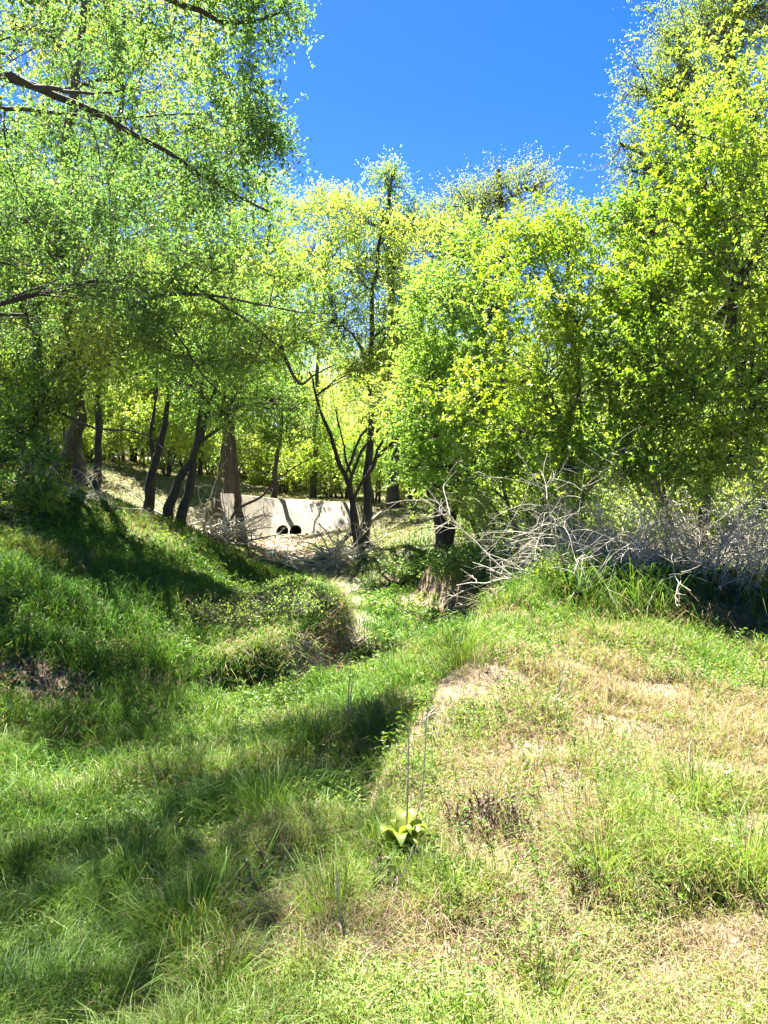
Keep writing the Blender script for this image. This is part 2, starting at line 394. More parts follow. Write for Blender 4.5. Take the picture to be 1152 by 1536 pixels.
# ------------------------------------------------------------------ ground sheet
def axis(lo, hi, base, k):
    a = [0.0]
    while a[-1] < hi: a.append(a[-1] + base + k * a[-1])
    b = [0.0]
    while b[-1] > lo: b.append(b[-1] - base - k * -b[-1])
    return np.array(sorted(set(b[1:] + a)))
def make_ground():
    ys = axis(-8, 9, .055, 0); ys = ys[ys > -8]
    y = [9.0]
    while y[-1] < 420: y.append(y[-1] + .055 + .012 * max(0, y[-1] - 9))
    y2 = [-8.0]
    while y2[-1] > -300: y2.append(y2[-1] - .3 + .12 * (y2[-1] + 8))
    ys = np.array(sorted(y2)[:-1] + list(ys[(ys > -8) & (ys < 8.97)]) + y)
    ys = np.concatenate([ys[ys < 1.2][::4], ys[ys >= 1.2]])
    xs = [0.0]
    while xs[-1] < 300: xs.append(xs[-1] + .06 + .02 * max(0, xs[-1] - 3.5))
    xs = np.array(sorted([-q for q in xs[1:]] + xs))
    X, Y = np.meshgrid(xs, ys); x, y = X.ravel(), Y.ravel()
    z = H(x, y)
    nx, ny = len(xs), len(ys)
    idx = np.arange(nx * ny).reshape(ny, nx)
    f = np.stack([idx[:-1, :-1], idx[:-1, 1:], idx[1:, 1:], idx[1:, :-1]], -1).reshape(-1, 4)
    mb = MB(); mb.add(np.stack([x, y, z], 1), f, 0, .5, True)
    o = mb.build('ground', ground_material()); o['kind'] = 'structure'
    s, b, d = zone(x, y)
    for nm, a in (('sand', s), ('bare', b), ('dry', d)):
        at = o.data.attributes.new(nm, 'FLOAT', 'POINT'); at.data.foreach_set('value', a.astype(np.float32))
    print('ground', nx * ny)
make_ground()

# ------------------------------------------------------------------ culvert headwall
def concrete():
    m, nt, out = nodes('weathered_concrete'); N, L = nt.nodes, nt.links
    tc = N.new('ShaderNodeTexCoord')
    a = N.new('ShaderNodeTexNoise'); a.inputs['Scale'].default_value = 1.4; a.inputs['Detail'].default_value = 8; a.inputs['Roughness'].default_value = .65
    b_ = N.new('ShaderNodeTexNoise'); b_.inputs['Scale'].default_value = 40; b_.inputs['Detail'].default_value = 5
    mp = N.new('ShaderNodeMapping'); mp.inputs['Scale'].default_value = (1, 1, .25)
    L.new(tc.outputs['Object'], mp.inputs[0]); L.new(mp.outputs[0], a.inputs['Vector']); L.new(tc.outputs['Object'], b_.inputs['Vector'])
    r = ramp(nt, [(.3, (.12, .10, .072)), (.5, (.225, .195, .145)), (.72, (.30, .268, .205))]); L.new(a.outputs['Fac'], r.inputs[0])
    b = N.new('ShaderNodeBsdfPrincipled'); b.inputs['Roughness'].default_value = .85; L.new(r.outputs[0], b.inputs['Base Color'])
    bp = N.new('ShaderNodeBump'); bp.inputs['Strength'].default_value = .35; bp.inputs['Distance'].default_value = .02
    L.new(b_.outputs['Fac'], bp.inputs['Height']); L.new(bp.outputs[0], b.inputs['Normal']); L.new(b.outputs[0], out.inputs['Surface'])
    return m
def slab(a, b, zb, za_top, zb_top, back, thick):
    """battered slab from plan point a to b"""
    a, b = np.array(a, float), np.array(b, float); d = b - a; n = np.array([-d[1], d[0]]) / np.linalg.norm(d)
    v = []
    for off in (0, thick):
        for p, zt in ((a, za_top), (b, zb_top)):
            v.append((*(p + n * off), zb)); q = p + n * (off + back) if off == 0 else p + n * (back + thick); v.append((*q, zt))
    f = [(0, 2, 3, 1), (4, 5, 7, 6), (1, 3, 7, 5), (0, 4, 6, 2), (0, 1, 5, 4), (2, 6, 7, 3)]
    return v, f
def make_culvert():
    base = np.array([-2.85, WALL_Y, float(H(np.array(-2.85), np.array(WALL_Y - .3)))])
    root = empty('culvert_headwall', base, 'pale concrete culvert headwall with two round pipe mouths across the creek bed', 'culvert')
    conc = concrete()
    lo = lambda p: (np.array(p) - base)
    mb = MB(); v, f = slab((WALL_X0, WALL_Y), (WALL_X1 - .05, WALL_Y + .1), -1.62, 0.02, -.14, 1.75, .30)
    mb.add(np.array(v) - base, f); wall = mb.build('wall', conc, root)
    mb = MB(); v, f = slab((-5.55, WALL_Y - .83), (WALL_X0 - .02, WALL_Y - .006), -1.62, .34, 0.015, 1.65, .30)
    v = np.array(v, float); v[3, :2] = (WALL_X0 - .012, WALL_Y + 1.745); v[7, :2] = (WALL_X0 - .012, WALL_Y + 2.1); v[6, :2] = (WALL_X0 - .012, WALL_Y + .40)
    mb.add(v - base, f); mb.build('wing_wall', conc, root)
    md, nt, out = nodes('corrugated_pipe'); b = nt.nodes.new('ShaderNodeBsdfPrincipled'); b.inputs['Base Color'].default_value = (.05, .045, .04, 1); b.inputs['Roughness'].default_value = .8
    nt.links.new(b.outputs[0], out.inputs['Surface'])
    cutters = []
    for px in (421, 441):
        c = P(px, 799, WALL_Y); c = np.array([c[0], WALL_Y, c[2]]) - base
        r = .235
        mb = MB(); K = 40
        ys = np.linspace(.70, 3.8, K)
        pts = np.stack([np.full(K, c[0]), c[1] + ys, np.full(K, c[2])], 1)[None]
        rad = (r - .012 + .010 * np.sin(np.arange(K) * math.pi / 1.0 + .5))[None]
        tubes(mb, pts, rad, 24); tubes(mb, pts, rad - .02, 24)
        # rim between outer and inner skin, and a closed far end
        th = np.arange(24) / 24 * 2 * math.pi
        ring = lambda q, y: np.stack([c[0] + q * np.cos(th), np.full(24, c[1] + y), c[2] + q * np.sin(th)], 1)
        o_, i_ = ring(r - .004, .699), ring(r - .032, .699)
        k = np.arange(24); mb.add(np.vstack([o_, i_]), np.stack([k, (k + 1) % 24, (k + 1) % 24 + 24, k + 24], 1))
        mb.add(ring(r - .01, 3.79), np.array([list(range(24))]))
        mb.build('pipe', md, root)
        cu = MB(); pts = np.array([[[c[0], c[1] - 1, c[2]], [c[0], c[1] + 2.6, c[2]]]]); tubes(cu, pts, np.full((1, 2), r + .001), 24, smooth=False)
        cu.add(np.stack([c[0] + (r + .001) * np.cos(th), np.full(24, c[1] - 1), c[2] + (r + .001) * np.sin(th)], 1), np.array([list(range(24))]))
        cu.add(np.stack([c[0] + (r + .001) * np.cos(th), np.full(24, c[1] + 2.6), c[2] + (r + .001) * np.sin(th)], 1), np.array([list(range(24))[::-1]]))
        me = cu.build('cutter', conc, None, True)
        import bmesh
        bm = bmesh.new(); bm.from_mesh(me); bmesh.ops.remove_doubles(bm, verts=bm.verts, dist=1e-4); bmesh.ops.recalc_face_normals(bm, faces=bm.faces); bm.to_mesh(me); bm.free()
        cutters.append(me)
    import bmesh
    bm = bmesh.new(); bm.from_mesh(wall.data); bmesh.ops.recalc_face_normals(bm, faces=bm.faces); bm.to_mesh(wall.data); bm.free()
    tmp = []
    for me in cutters:
        o = bpy.data.objects.new('cutter', me); col.objects.link(o); o.location = base; tmp.append(o)
        md_ = wall.modifiers.new('b', 'BOOLEAN'); md_.object = o; md_.operation = 'DIFFERENCE'; md_.solver = 'EXACT'
    bpy.context.view_layer.update()
    dg = bpy.context.evaluated_depsgraph_get()
    me = bpy.data.meshes.new_from_object(wall.evaluated_get(dg)); wall.modifiers.clear(); wall.data = me
    for o in tmp: bpy.data.objects.remove(o)
make_culvert()

# ------------------------------------------------------------------ trees
def flare(r0, n, top=.25, fl=.5):
    t = np.linspace(0, 1, n); return r0 * ((1 - t) * (1 - top) + top) * (1 + fl * np.exp(-t * 14))

def crown_and_trunk(seed, stems, blobs, leaf=.055, twigs=6, tw_len=.55, per=13, lmat='leaf_green', bark='bark', tint=(.1, .9), droop=.06, bare=0.0, sides=10, aspect=.5, br=1.0, tw_sides=3, dens=1.6):
    """stems: list of (points, radius); blobs: (centre, (rx,ry,rz), clusters). All local. Returns (trunk MB, crown MB)"""
    g = np.random.default_rng(seed)
    tm, cm = MB(), MB()
    sp = []
    for pts, r0 in stems:
        n = 18; s = spline(pts, n); r = flare(r0, n)
        L = np.linalg.norm(s[-1] - s[0]); s[2:] += np.cumsum(g.normal(0, .006 * L, (n - 2, 3)), 0) * np.array([1, 1, .3])
        tubes(tm, s[None], r[None], sides, 0, float(g.uniform(.35, .65))); sp.append((s, r))
    allp = np.concatenate([s for s, _ in sp]); allr = np.concatenate([r for _, r in sp])
    P0, P1, RR, TI = [], [], [], []
    lp, lr = [], []
    for c, rad, n in blobs:
        n = int(n * dens)
        c, rad = np.array(c, float), np.array(rad, float)
        hd = np.linalg.norm(allp[:, :2] - c[:2], axis=1)
        cost = np.abs(allp[:, 2] - (c[2] - .35 * hd - .25 * rad[2])) + hd * .7 + (allp[:, 2] < .12 * allp[:, 2].max()) * 5
        i = int(np.argmin(cost)); p0 = allp[i]; r0 = min(allr[i] * .62, .012 + .022 * np.linalg.norm(c - p0)) * br
        mid = (p0 + c) / 2 + np.array([0, 0, .14]) * np.linalg.norm(c - p0) + g.normal(0, .08, 3) * np.linalg.norm(c - p0)
        limb = bez(p0[None], mid[None], c[None], 10)[0]; limb[2:] += np.cumsum(g.normal(0, .012 * np.linalg.norm(c - p0), (8, 3)), 0)
        lp.append(limb); lr.append(np.linspace(r0, max(.006, r0 * .35), 10))
        d = unit(g.normal(0, 1, (n, 3))); rr = g.uniform(.12, 1.0, n) ** .5
        lump = .72 + .55 * g.random(n)
        q = c + d * (rr * lump)[:, None] * rad
        # nearest point on the outer part of the limb
        dd = ((q[:, None] - limb[None, 3:]) ** 2).sum(-1); k = 3 + dd.argmin(1); k = np.maximum(3, k - g.integers(0, 3, n))
        P0.append(limb[k]); P1.append(q); RR.append(lr[-1][k]); TI.append(np.clip(g.normal(.5, .16, n) + g.normal(0, .15), 0, 1))
    lp, lr = np.array(lp), np.array(lr)
    tubes(tm, lp, lr, 6, 0, g.uniform(.3, .7, len(lp)))
    p0, p1, r0, ti = np.concatenate(P0), np.concatenate(P1), np.concatenate(RR), np.concatenate(TI)
    n = len(p0); ln = np.linalg.norm(p1 - p0, axis=1, keepdims=True)
    bp = bez(p0, (p0 + p1) / 2 + g.normal(0, .12, (n, 3)) * ln + np.array([0, 0, .10]) * ln, p1, 6)
    rb = np.minimum(r0 * .6, .006 + .013 * ln[:, 0])[:, None] * np.linspace(1, .35, 6)[None]
    tubes(cm, bp, rb * br, 4, 0, g.uniform(.3, .7, n))
    # twigs
    bi = np.repeat(np.arange(n), twigs); t = g.uniform(.45, 1.0, len(bi)) * 5; k = np.minimum(t.astype(int), 4); fr = (t - k)[:, None]
    s0 = bp[bi, k] * (1 - fr) + bp[bi, k + 1] * fr
    td = unit(bp[bi, k + 1] - bp[bi, k]); dd = unit(td * .6 + unit(g.normal(0, 1, (len(bi), 3))) * .9 + np.array([0, 0, .12]))
    tl = tw_len * g.uniform(.5, 1.25, len(bi))
    tp = grow(g, s0, dd, tl, 4, .18, droop)
    if tw_sides:
        rt = np.maximum(.0032, rb[bi, -1] * .6)[:, None] * np.linspace(1, .45, 4)[None]
        tubes(cm, tp, rt * br, tw_sides, 0, .5)
    # leaves
    live = g.random(len(bi)) >= bare
    li = np.repeat(np.nonzero(live)[0], per); m = len(li)
    t = g.uniform(.12, 1.0, m) * 3; k = np.minimum(t.astype(int), 2); fr = (t - k)[:, None]
    b0 = tp[li, k] * (1 - fr) + tp[li, k + 1] * fr
    ld = unit(tp[li, k + 1] - tp[li, k]) * .5 + unit(g.normal(0, 1, (m, 3))) + np.array([0, 0, -.12])
    sz = leaf * g.uniform(.6, 1.3, m)
    tt = tint[0] + (tint[1] - tint[0]) * np.clip(ti[bi[li]] + g.normal(0, .13, m), 0, 1)
    leaves(cm, g, b0, ld, sz, 1, tt, aspect)
    return tm, cm

NLEAF = 0
def plant_tree(name, label, cat, stems_px, blobs_px, r0s, group=None, seed=1, bark='bark', lmat='leaf_green', **kw):
    """stems_px: list of lists of (px,py,Y), the first point of the first stem stands on the ground"""
    global NLEAF
    b = P(*stems_px[0][0]); base = np.array([b[0], b[1], float(H(b[0], b[1]))])
    root = empty(name, base, label, cat, group)
    stems = []
    for s, r in zip(stems_px, r0s):
        pts = [P(*q) - base for q in s]
        g = P(*s[0]); 
        if abs(g[2] - float(H(g[0], g[1]))) < .9: pts[0] = np.array([g[0], g[1], float(H(g[0], g[1])) - .15]) - base
        stems.append((pts, r))
    bl = []
    for px, py, Y, rx, rz, ry, n in blobs_px: bl.append((P(px, py, Y) - base, (rx, ry, rz), n))
    tm, cm = crown_and_trunk(seed, stems, bl, bark=bark, lmat=lmat, **kw)
    tm.build('trunk', M[bark], root); cm.build('crown', [M[bark], M[lmat]], root)
    return root

# left, near: stands just outside the frame, its limbs reach in along the top left
def near_left():
    base = np.array([-6.6, 7.2, float(H(-6.6, 7.2))])
    root = empty('overhanging_tree', base, 'nearest tree at left whose dark limbs reach in across the top left corner', 'tree')
    A = lambda px, py, Y: P(px, py, Y) - base
    trunk = [np.array([0, 0, -.15]), np.array([.2, .1, 1.5]), np.array([.3, .3, 3.2]), np.array([.2, .5, 5.0]), np.array([.1, .4, 7.4])]
    limb1 = [trunk[2], A(-150, 60, 7.6), A(0, 106, 8.0), A(70, 135, 8.2), A(140, 165, 8.4), A(250, 225, 8.8), A(330, 270, 9.2), A(420, 320, 9.6)]
    limb2 = [trunk[3], A(-100, -80, 7.8), A(120, -60, 8.3), A(260, 0, 8.6), A(330, 20, 8.8), A(410, 5, 9.2)]
    limb3 = [trunk[2], A(-140, 160, 7.8), A(0, 168, 8.1), A(90, 175, 8.4), A(180, 180, 8.9), A(300, 175, 9.4)]
    limb4 = [trunk[2], A(-60, 118, 7.4), A(60, 122, 7.8), A(130, 130, 8.1), A(210, 128, 8.6)]
    blobs = []
    def B(px, py, Y, rx, rz, ry, n): blobs.append((A(px, py, Y), (rx, ry, rz), n))
    for q in ((300, 60, 8.8, .7, .55, .7, 26), (400, 22, 9.2, .5, .28, .5, 36), (350, 120, 9.2, .6, .45, .6, 26), (385, 190, 9.5, .55, .4, .5, 34), (310, 230, 9.2, .6, .4, .6, 18), (400, 225, 9.7, .35, .25, .35, 16),
              (220, 60, 8.4, .7, .5, .7, 16), (150, 20, 8.4, .7, .5, .7, 10), (40, 40, 8, .7, .5, .7, 5), (200, 190, 8.6, .7, .5, .6, 14), (150, 250, 8.2, .6, .5, .6, 6), (10, 200, 7.8, .5, .4, .5, 5), (340, 310, 9.6, .6, .35, .6, 14)): B(*q)
    # the part of the crown above and left of the frame, which shades the near gully
    for q in ((60, -90, 7.6, .8, .55, .8, 26), (-40, -60, 7.2, .9, .6, .8, 26), (150, -130, 7.8, .7, .5, .7, 24), (30, -260, 7.2, .8, .5, .8, 26), (-80, -220, 7, .9, .6, .9, 26), (200, -330, 7.4, .7, .5, .7, 20), (80, -420, 7.0, .8, .5, .8, 20), (180, -240, 7.3, .7, .5, .7, 20), (200, -430, 6.9, .7, .5, .7, 18), (120, -540, 6.6, .7, .5, .7, 18),
              (-120, 100, 7, .9, .7, .9, 24), (-180, -80, 6.6, 1, .7, 1, 24), (240, -90, 8.4, .7, .5, .7, 24), (320, -60, 8.8, .6, .45, .6, 20), (-220, 250, 7, 1, .8, 1, 20), (-160, 420, 8, 1, .7, 1, 20),
              (80, 180, 11, .9, .6, .9, 26), (0, 235, 10.8, .9, .6, .9, 26), (165, 265, 11.5, .9, .6, .9, 24), (-90, 200, 10.5, 1, .7, 1, 22), (130, 110, 11.5, .9, .6, .9, 22), (60, 300, 12, .9, .5, .9, 22), (60, 325, 11.9, .9, .5, .9, 16), (170, 366, 11.4, .9, .5, .9, 18), (102, 301, 9.5, .8, .45, .8, 22), (170, 295, 9.3, .7, .4, .8, 20), (240, 300, 9.4, .6, .4, .7, 18), (50, 335, 9.2, .7, .4, .7, 18), (300, 275, 9.3, .5, .35, .6, 14), (253, 385, 12.9, .9, .5, .9, 18), (20, 390, 10.5, .8, .5, .8, 16), (150, 430, 10.5, .7, .4, .7, 14), (20, 480, 11.5, .8, .5, .8, 14), (330, 330, 11.6, .6, .4, .6, 10)): B(*q)
    tm, cm = crown_and_trunk(11, [(trunk, .24), (limb1, .058), (limb2, .055), (limb3, .034), (limb4, .04)], blobs, leaf=.05, twigs=7, per=11, tint=(-.12, .55), tw_len=.42, dens=1.15, br=.6)
    tm.build('trunk', M['bark_dark'], root); cm.build('crown', [M['bark_dark'], M['leaf_green']], root)
near_left()

GL = 'trees on the left bank'
plant_tree('broad_tree', 'stoutest trunk on the left bank, standing in brush at the left edge', 'tree',
    [[(80,752,19),(95,680,19),(112,600,18.8),(90,420,17.2),(85,240,15.6),(92,120,15.0),(112,0,14.8)], [(112,600,18.8),(150,500,18),(175,330,16.2),(182,160,15.2),(175,20,15)],
     [(100,570,18.5),(150,445,15.5),(215,460,14.5),(290,520,14),(350,590,13.6)], [(150,500,17.8),(230,445,15),(310,443,14),(400,458,13.4),(480,472,13)], [(310,443,14),(370,480,13.6),(420,520,13.4),(450,580,13.2)], [(420,520,13.4),(447,574,13.3),(470,563,13.2),(502,546,13.1)], [(60,600,17),(130,640,15),(200,650,14),(240,690,13.6)]],
    [(60,80,17,1.8,1.6,1.6,46),(170,120,16.5,1.8,1.6,1.5,46),(110,260,17,1.9,1.5,1.6,46),(250,260,15.5,1.6,1.3,1.5,40),(30,330,17,1.8,1.4,1.5,40),(180,400,16,1.9,1.2,1.6,46),(290,380,15,1.5,1.1,1.5,36),(330,190,16,1.4,1.3,1.2,30),
     (120,-60,18,2.2,1.6,1.6,36),(260,40,17.5,1.6,1.3,1.3,30),(40,480,17,1.8,1.2,1.5,40),(200,500,16,1.6,.9,1.4,34),(90,560,16.5,1.4,.9,1.2,24),(30,600,16,1.2,.8,1,22),(340,395,14.6,1.1,.7,1,12),(270,330,14.2,1.1,.7,1,12),(250,450,14.6,1.0,.6,.9,12),(240,490,14.4,.5,.3,.5,14),(330,475,13.9,.5,.3,.5,12),(400,500,13.4,.5,.3,.5,12),(450,510,13.2,.4,.3,.4,9),(380,545,13.4,.5,.25,.4,10),(200,430,13.6,.8,.4,.7,16),(120,440,13.2,.8,.4,.7,16),(205,505,13.2,.7,.35,.7,14),(130,520,13,.7,.35,.7,14),(466,410,13.6,.5,.3,.6,9),(410,400,13.4,.6,.3,.6,11),(300,550,14,.6,.3,.5,14)],
    [.22,.11,.04,.04,.025,.034,.03], GL, 21, leaf=.07, twigs=8, per=11, tint=(.15, 1), dens=1.1)
plant_tree('slim_tree', 'dark upright trunk left of the stoutest trunk at the photo edge', 'tree',
    [[(38,765,17),(48,690,17),(55,600,16.8),(62,480,16.5),(60,380,16),(40,250,16)]],
    [(0,560,15.5,1.2,.9,1,30),(10,450,15.5,1.3,1.0,1.2,34),(70,600,15.2,.9,.7,.9,26),(20,650,15.3,.7,.5,.7,22),(80,380,15,1.2,.9,1,30),(-20,300,16,1.4,1.2,1.2,26),(130,540,15,.9,.6,.9,22),(0,690,14,.5,.45,.5,20),(60,690,13.5,.35,.3,.4,9)],
    [.17], GL, 22, leaf=.065, twigs=8, per=11, dens=1.3)
plant_tree('slim_tree', 'thin sapling close between the two trunks at the left edge', 'tree',
    [[(62,742,18.5),(66,690,18.5),(64,620,18.4),(72,540,18.2)]], [(90,560,18,.8,.6,.8,18),(60,520,18,.8,.6,.8,16)], [.07], GL, 23, leaf=.07, per=9)
plant_tree('slim_tree', 'short dark trunk standing apart on the left slope, grass all round', 'tree',
    [[(141,728,23),(147,660,23),(148,600,23),(155,500,22.6)]], [(150,560,22,1.2,.9,1,28),(210,520,21.5,1.2,.9,1,28),(130,480,22,1.2,.9,1,24)], [.13], GL, 24, leaf=.085, per=10, bark='bark_dark')
plant_tree('leaning_tree', 'twin stemmed tree tilting right above the bright grass slope', 'tree',
    [[(220,752,21.5),(232,690,21.5),(248,620,21.3),(256,560,21)], [(224,740,21.5),(222,660,21.8),(226,580,22)]],
    [(250,520,20,1.2,.9,1,30),(310,470,19,1.3,.9,1.2,34),(220,480,20.5,1.2,.9,1,26),(200,420,20,1.4,1,1.2,26)], [.14,.09], GL, 25, leaf=.08, per=10, bark='bark_dark')
plant_tree('leaning_tree', 'tree leaning farthest right over the brush heap left of the culvert', 'tree',
    [[(245,764,20),(270,720,20),(296,672,19.8),(312,610,19.5),(330,540,19)], [(268,778,20),(284,715,19.8),(296,640,19.6),(303,560,19.4)]],
    [(330,540,18,1.2,.8,1.1,34),(390,520,17.5,1.3,.9,1.2,38),(300,480,18,1.2,.8,1,30),(420,600,18.5,1.0,.7,1,30),(350,610,18.5,1.0,.6,.9,28),(360,440,17.5,1.5,1,1.2,34),(280,580,18.5,.8,.6,.8,18)], [.13,.14], GL, 26, leaf=.065, per=12, dens=1.35)
plant_tree('creekside_tree', 'red brown trunk with flared roots standing before the left of the culvert wall', 'tree',
    [[(366,808,25.5),(355,770,25.5),(358,740,25.4),(366,690,25.2),(362,630,25),(380,540,24.5),(400,430,24),(410,330,24)], [(330,790,25.2),(352,770,24.6),(395,742,24.4),(425,712,24.2),(470,688,24)]],
    [(350,600,23.5,1.5,1,1.3,40),(430,600,23,1.4,.9,1.2,36),(400,520,23,1.6,1,1.3,40),(430,420,23,1.6,1.3,1.3,40),(380,340,23.5,1.6,1.3,1.3,36),(470,490,23,1.3,1,1.2,28),(480,650,23.2,.7,.35,.7,12),(410,650,23,.9,.5,.9,22),(300,420,23,1.4,1.2,1.2,26)], [.15,.06], None, 27, bark='bark_red', leaf=.08, twigs=7, per=11, dens=1.3)
plant_tree('leaning_tree', 'pale grey trunk rising at the left end of the concrete wall', 'tree',
    [[(326,762,28.5),(332,715,28.5),(338,650,28.3),(350,560,28)]], [(340,560,27.5,1.4,1,1.2,28),(300,600,27,1.3,.9,1.1,24),(370,520,27,1.4,1,1.2,26)], [.10], GL, 28, leaf=.095, per=10)
plant_tree('slim_tree', 'dark trunk directly behind the concrete wall top', 'tree',
    [[(409,752,32.5),(416,720,32.4),(420,660,32),(432,560,31)]], [(440,520,33.5,1.4,1.0,1.2,16),(400,440,34,1.6,1.2,1.3,18),(470,590,34.5,1.1,.7,1,12)], [.15], None, 29, bark='bark_dark', leaf=.10, per=10, lmat='leaf_bright')
plant_tree('creekside_tree', 'slender forked tree in brush at the right end of the culvert wall', 'tree',
    [[(545,790,21.5),(548,730,21.5),(550,650,21.4),(556,540,21.2),(562,420,21),(575,320,21)], [(540,780,21.6),(524,725,21.4),(506,670,21),(486,612,20.6),(470,560,20.2)], [(536,782,21.8),(528,740,21.6),(522,690,21.5),(512,610,21.2)]],
    [(500,480,20,1.1,.9,1,22),(560,420,20.5,1.1,1,1,26),(540,330,21,1.2,1,1,26),(590,350,21,1.0,.9,.9,22),(470,380,21,1.2,1,1,26),(610,470,20.5,.9,.8,.9,20),(500,310,22,1.1,.7,1,22),(540,560,20.5,.8,.6,.8,9),(572,540,19.6,.9,.6,.8,22),(610,560,18.6,.8,.6,.8,22),(640,610,17.6,.8,.5,.8,20),(600,490,20,.9,.6,.8,18),(632,575,19,.9,.5,.8,22),(540,555,19.6,.8,.4,.7,14),(620,590,16.2,.7,.4,.7,20),(662,610,15.4,.7,.4,.7,20),(585,610,17.2,.7,.4,.7,16)], [.14,.09,.06], None, 30, bark='bark_dark', leaf=.075, per=10, lmat='leaf_bright')

plant_tree('tall_tree', 'tall yellow green tree rising behind the crowns of the top left corner', 'tree',
    [[(120,745,27),(118,600,27),(122,400,26.6),(118,200,26.2),(125,20,26)], [(122,400,26.6),(180,240,26),(230,90,25.6)]],
    [(60,40,26,2.2,1.7,1.5,40),(170,20,26,2.2,1.7,1.5,40),(260,110,25.5,1.9,1.5,1.4,34),(110,160,26,2.2,1.6,1.5,38),(20,200,26,2,1.5,1.4,32),(210,230,25.6,2,1.5,1.4,34),(110,300,26,2,1.4,1.4,30),(300,40,25.6,1.4,1.2,1.2,18),(20,340,26,2,1.3,1.4,26),(150,-90,26,2.4,1.4,1.6,26)], [.2,.11], GL, 40, lmat='leaf_pale', leaf=.085, twigs=7, per=11, dens=1.3)
plant_tree('tall_tree', 'tall yellow green tree rising behind the arching dark limbs at left', 'tree',
    [[(345,740,29),(342,600,29),(348,440,28.6),(345,300,28.2),(350,190,28)]],
    [(340,210,28,1.8,1.3,1.3,30),(290,280,28,1.9,1.3,1.4,32),(390,290,28,1.6,1.2,1.3,28),(340,360,27.6,2,1.3,1.4,32),(270,400,27.6,1.8,1.2,1.3,28),(410,380,27.6,1.5,1.1,1.2,24),(230,330,28,1.7,1.2,1.3,26)], [.16], GL, 41, lmat='leaf_pale', leaf=.09, twigs=7, per=11, dens=1.3)
plant_tree('slim_tree', 'light green tree filling the gap between the left crowns and the forked tree', 'tree',
    [[(470,745,35),(468,640,35),(474,520,34.6),(480,400,34.3),(488,310,34)]],
    [(480,310,34,1.5,1.0,1.2,26),(440,330,34,1.4,1.0,1.2,24),(520,350,33.6,1.3,1.0,1.2,22),(460,400,33.5,1.7,1.2,1.4,30),(520,440,33.6,1.6,1.1,1.3,28),(430,460,33.5,1.5,1.1,1.3,24),(500,520,34,1.6,1.0,1.3,24),(550,480,34,1.3,1.0,1.2,18)], [.12], None, 38, lmat='leaf_pale', leaf=.09, twigs=7, per=10)
plant_tree('slim_tree', 'light green tree closing the view right of the slim see through treetop', 'tree',
    [[(640,735,34),(642,620,34),(636,480,33.6),(640,360,33.2)]],
    [(640,350,33,1.5,1.0,1.2,26),(600,420,33,1.5,1.1,1.3,28),(660,420,32.6,1.5,1.1,1.2,28),(580,520,33,1.5,1.1,1.3,26),(630,540,33,1.5,1.0,1.3,26),(600,620,33.4,1.3,.8,1.2,18)], [.12], None, 39, lmat='leaf_pale', leaf=.09, twigs=7, per=10)
# right: thicket of arching small trees
GR = 'thicket trees on the right bank'
plant_tree('thicket_tree', 'dark trunk on the shaded right bank, left end of the thicket', 'tree',
    [[(667,822,15.2),(663,770,15.2),(658,720,15.1),(664,640,15),(690,520,14.6),(700,420,14.4)], [(668,818,15.2),(690,740,15.0),(735,640,14.5)]],
    [(640,560,14,1.0,.7,.9,36),(700,540,13.2,1.0,.8,.9,40),(680,440,13.6,1.1,.9,1,44),(630,640,14,.8,.5,.8,30),(740,470,13,.9,.8,.8,36),(720,620,13,.9,.6,.8,34),(640,470,14.5,.8,.8,.8,30),(700,360,14.2,.9,.7,.8,36),(670,690,13.6,.8,.35,.7,24),(620,700,14.2,.55,.4,.6,16),(760,680,12.6,.6,.4,.6,16)], [.15,.09], GR, 31, bark='bark_dark', lmat='leaf_bright', leaf=.06, twigs=6, per=18, tw_len=.45, dens=1.15)
plant_tree('thicket_tree', 'spreading tree over the white bleached branch, low bright boughs', 'tree',
    [[(800,862,12.6),(810,780,12.4),(835,690,12.2),(850,560,12),(830,450,11.8)], [(830,860,12.6),(868,770,12.2),(930,660,11.6)], [(790,862,12.8),(770,780,12.8),(745,690,12.6)]],
    [(790,560,11,1.0,.8,.8,44),(850,480,10.8,1.0,.8,.8,44),(780,420,11.6,1.0,.8,.8,42),(880,600,10.4,.8,.6,.7,38),(780,650,11,.8,.5,.7,34),(850,370,11.5,.9,.8,.8,42),(920,430,10.8,.9,.8,.8,40),(860,680,10.5,.6,.35,.6,18),(720,590,11.8,.7,.6,.7,30),(790,340,12.2,.8,.5,.7,30),(940,530,10.2,.7,.6,.6,34),(820,720,11,.7,.35,.6,18),(765,690,11.5,.6,.35,.6,18),(900,700,10.3,.6,.3,.6,12),(860,720,9.8,.5,.25,.4,14),(610,690,13.4,.4,.3,.4,10)], [.11,.08,.06], GR, 32, bark='bark_dark', lmat='leaf_bright', leaf=.055, twigs=6, per=18, tw_len=.42, dens=.88)
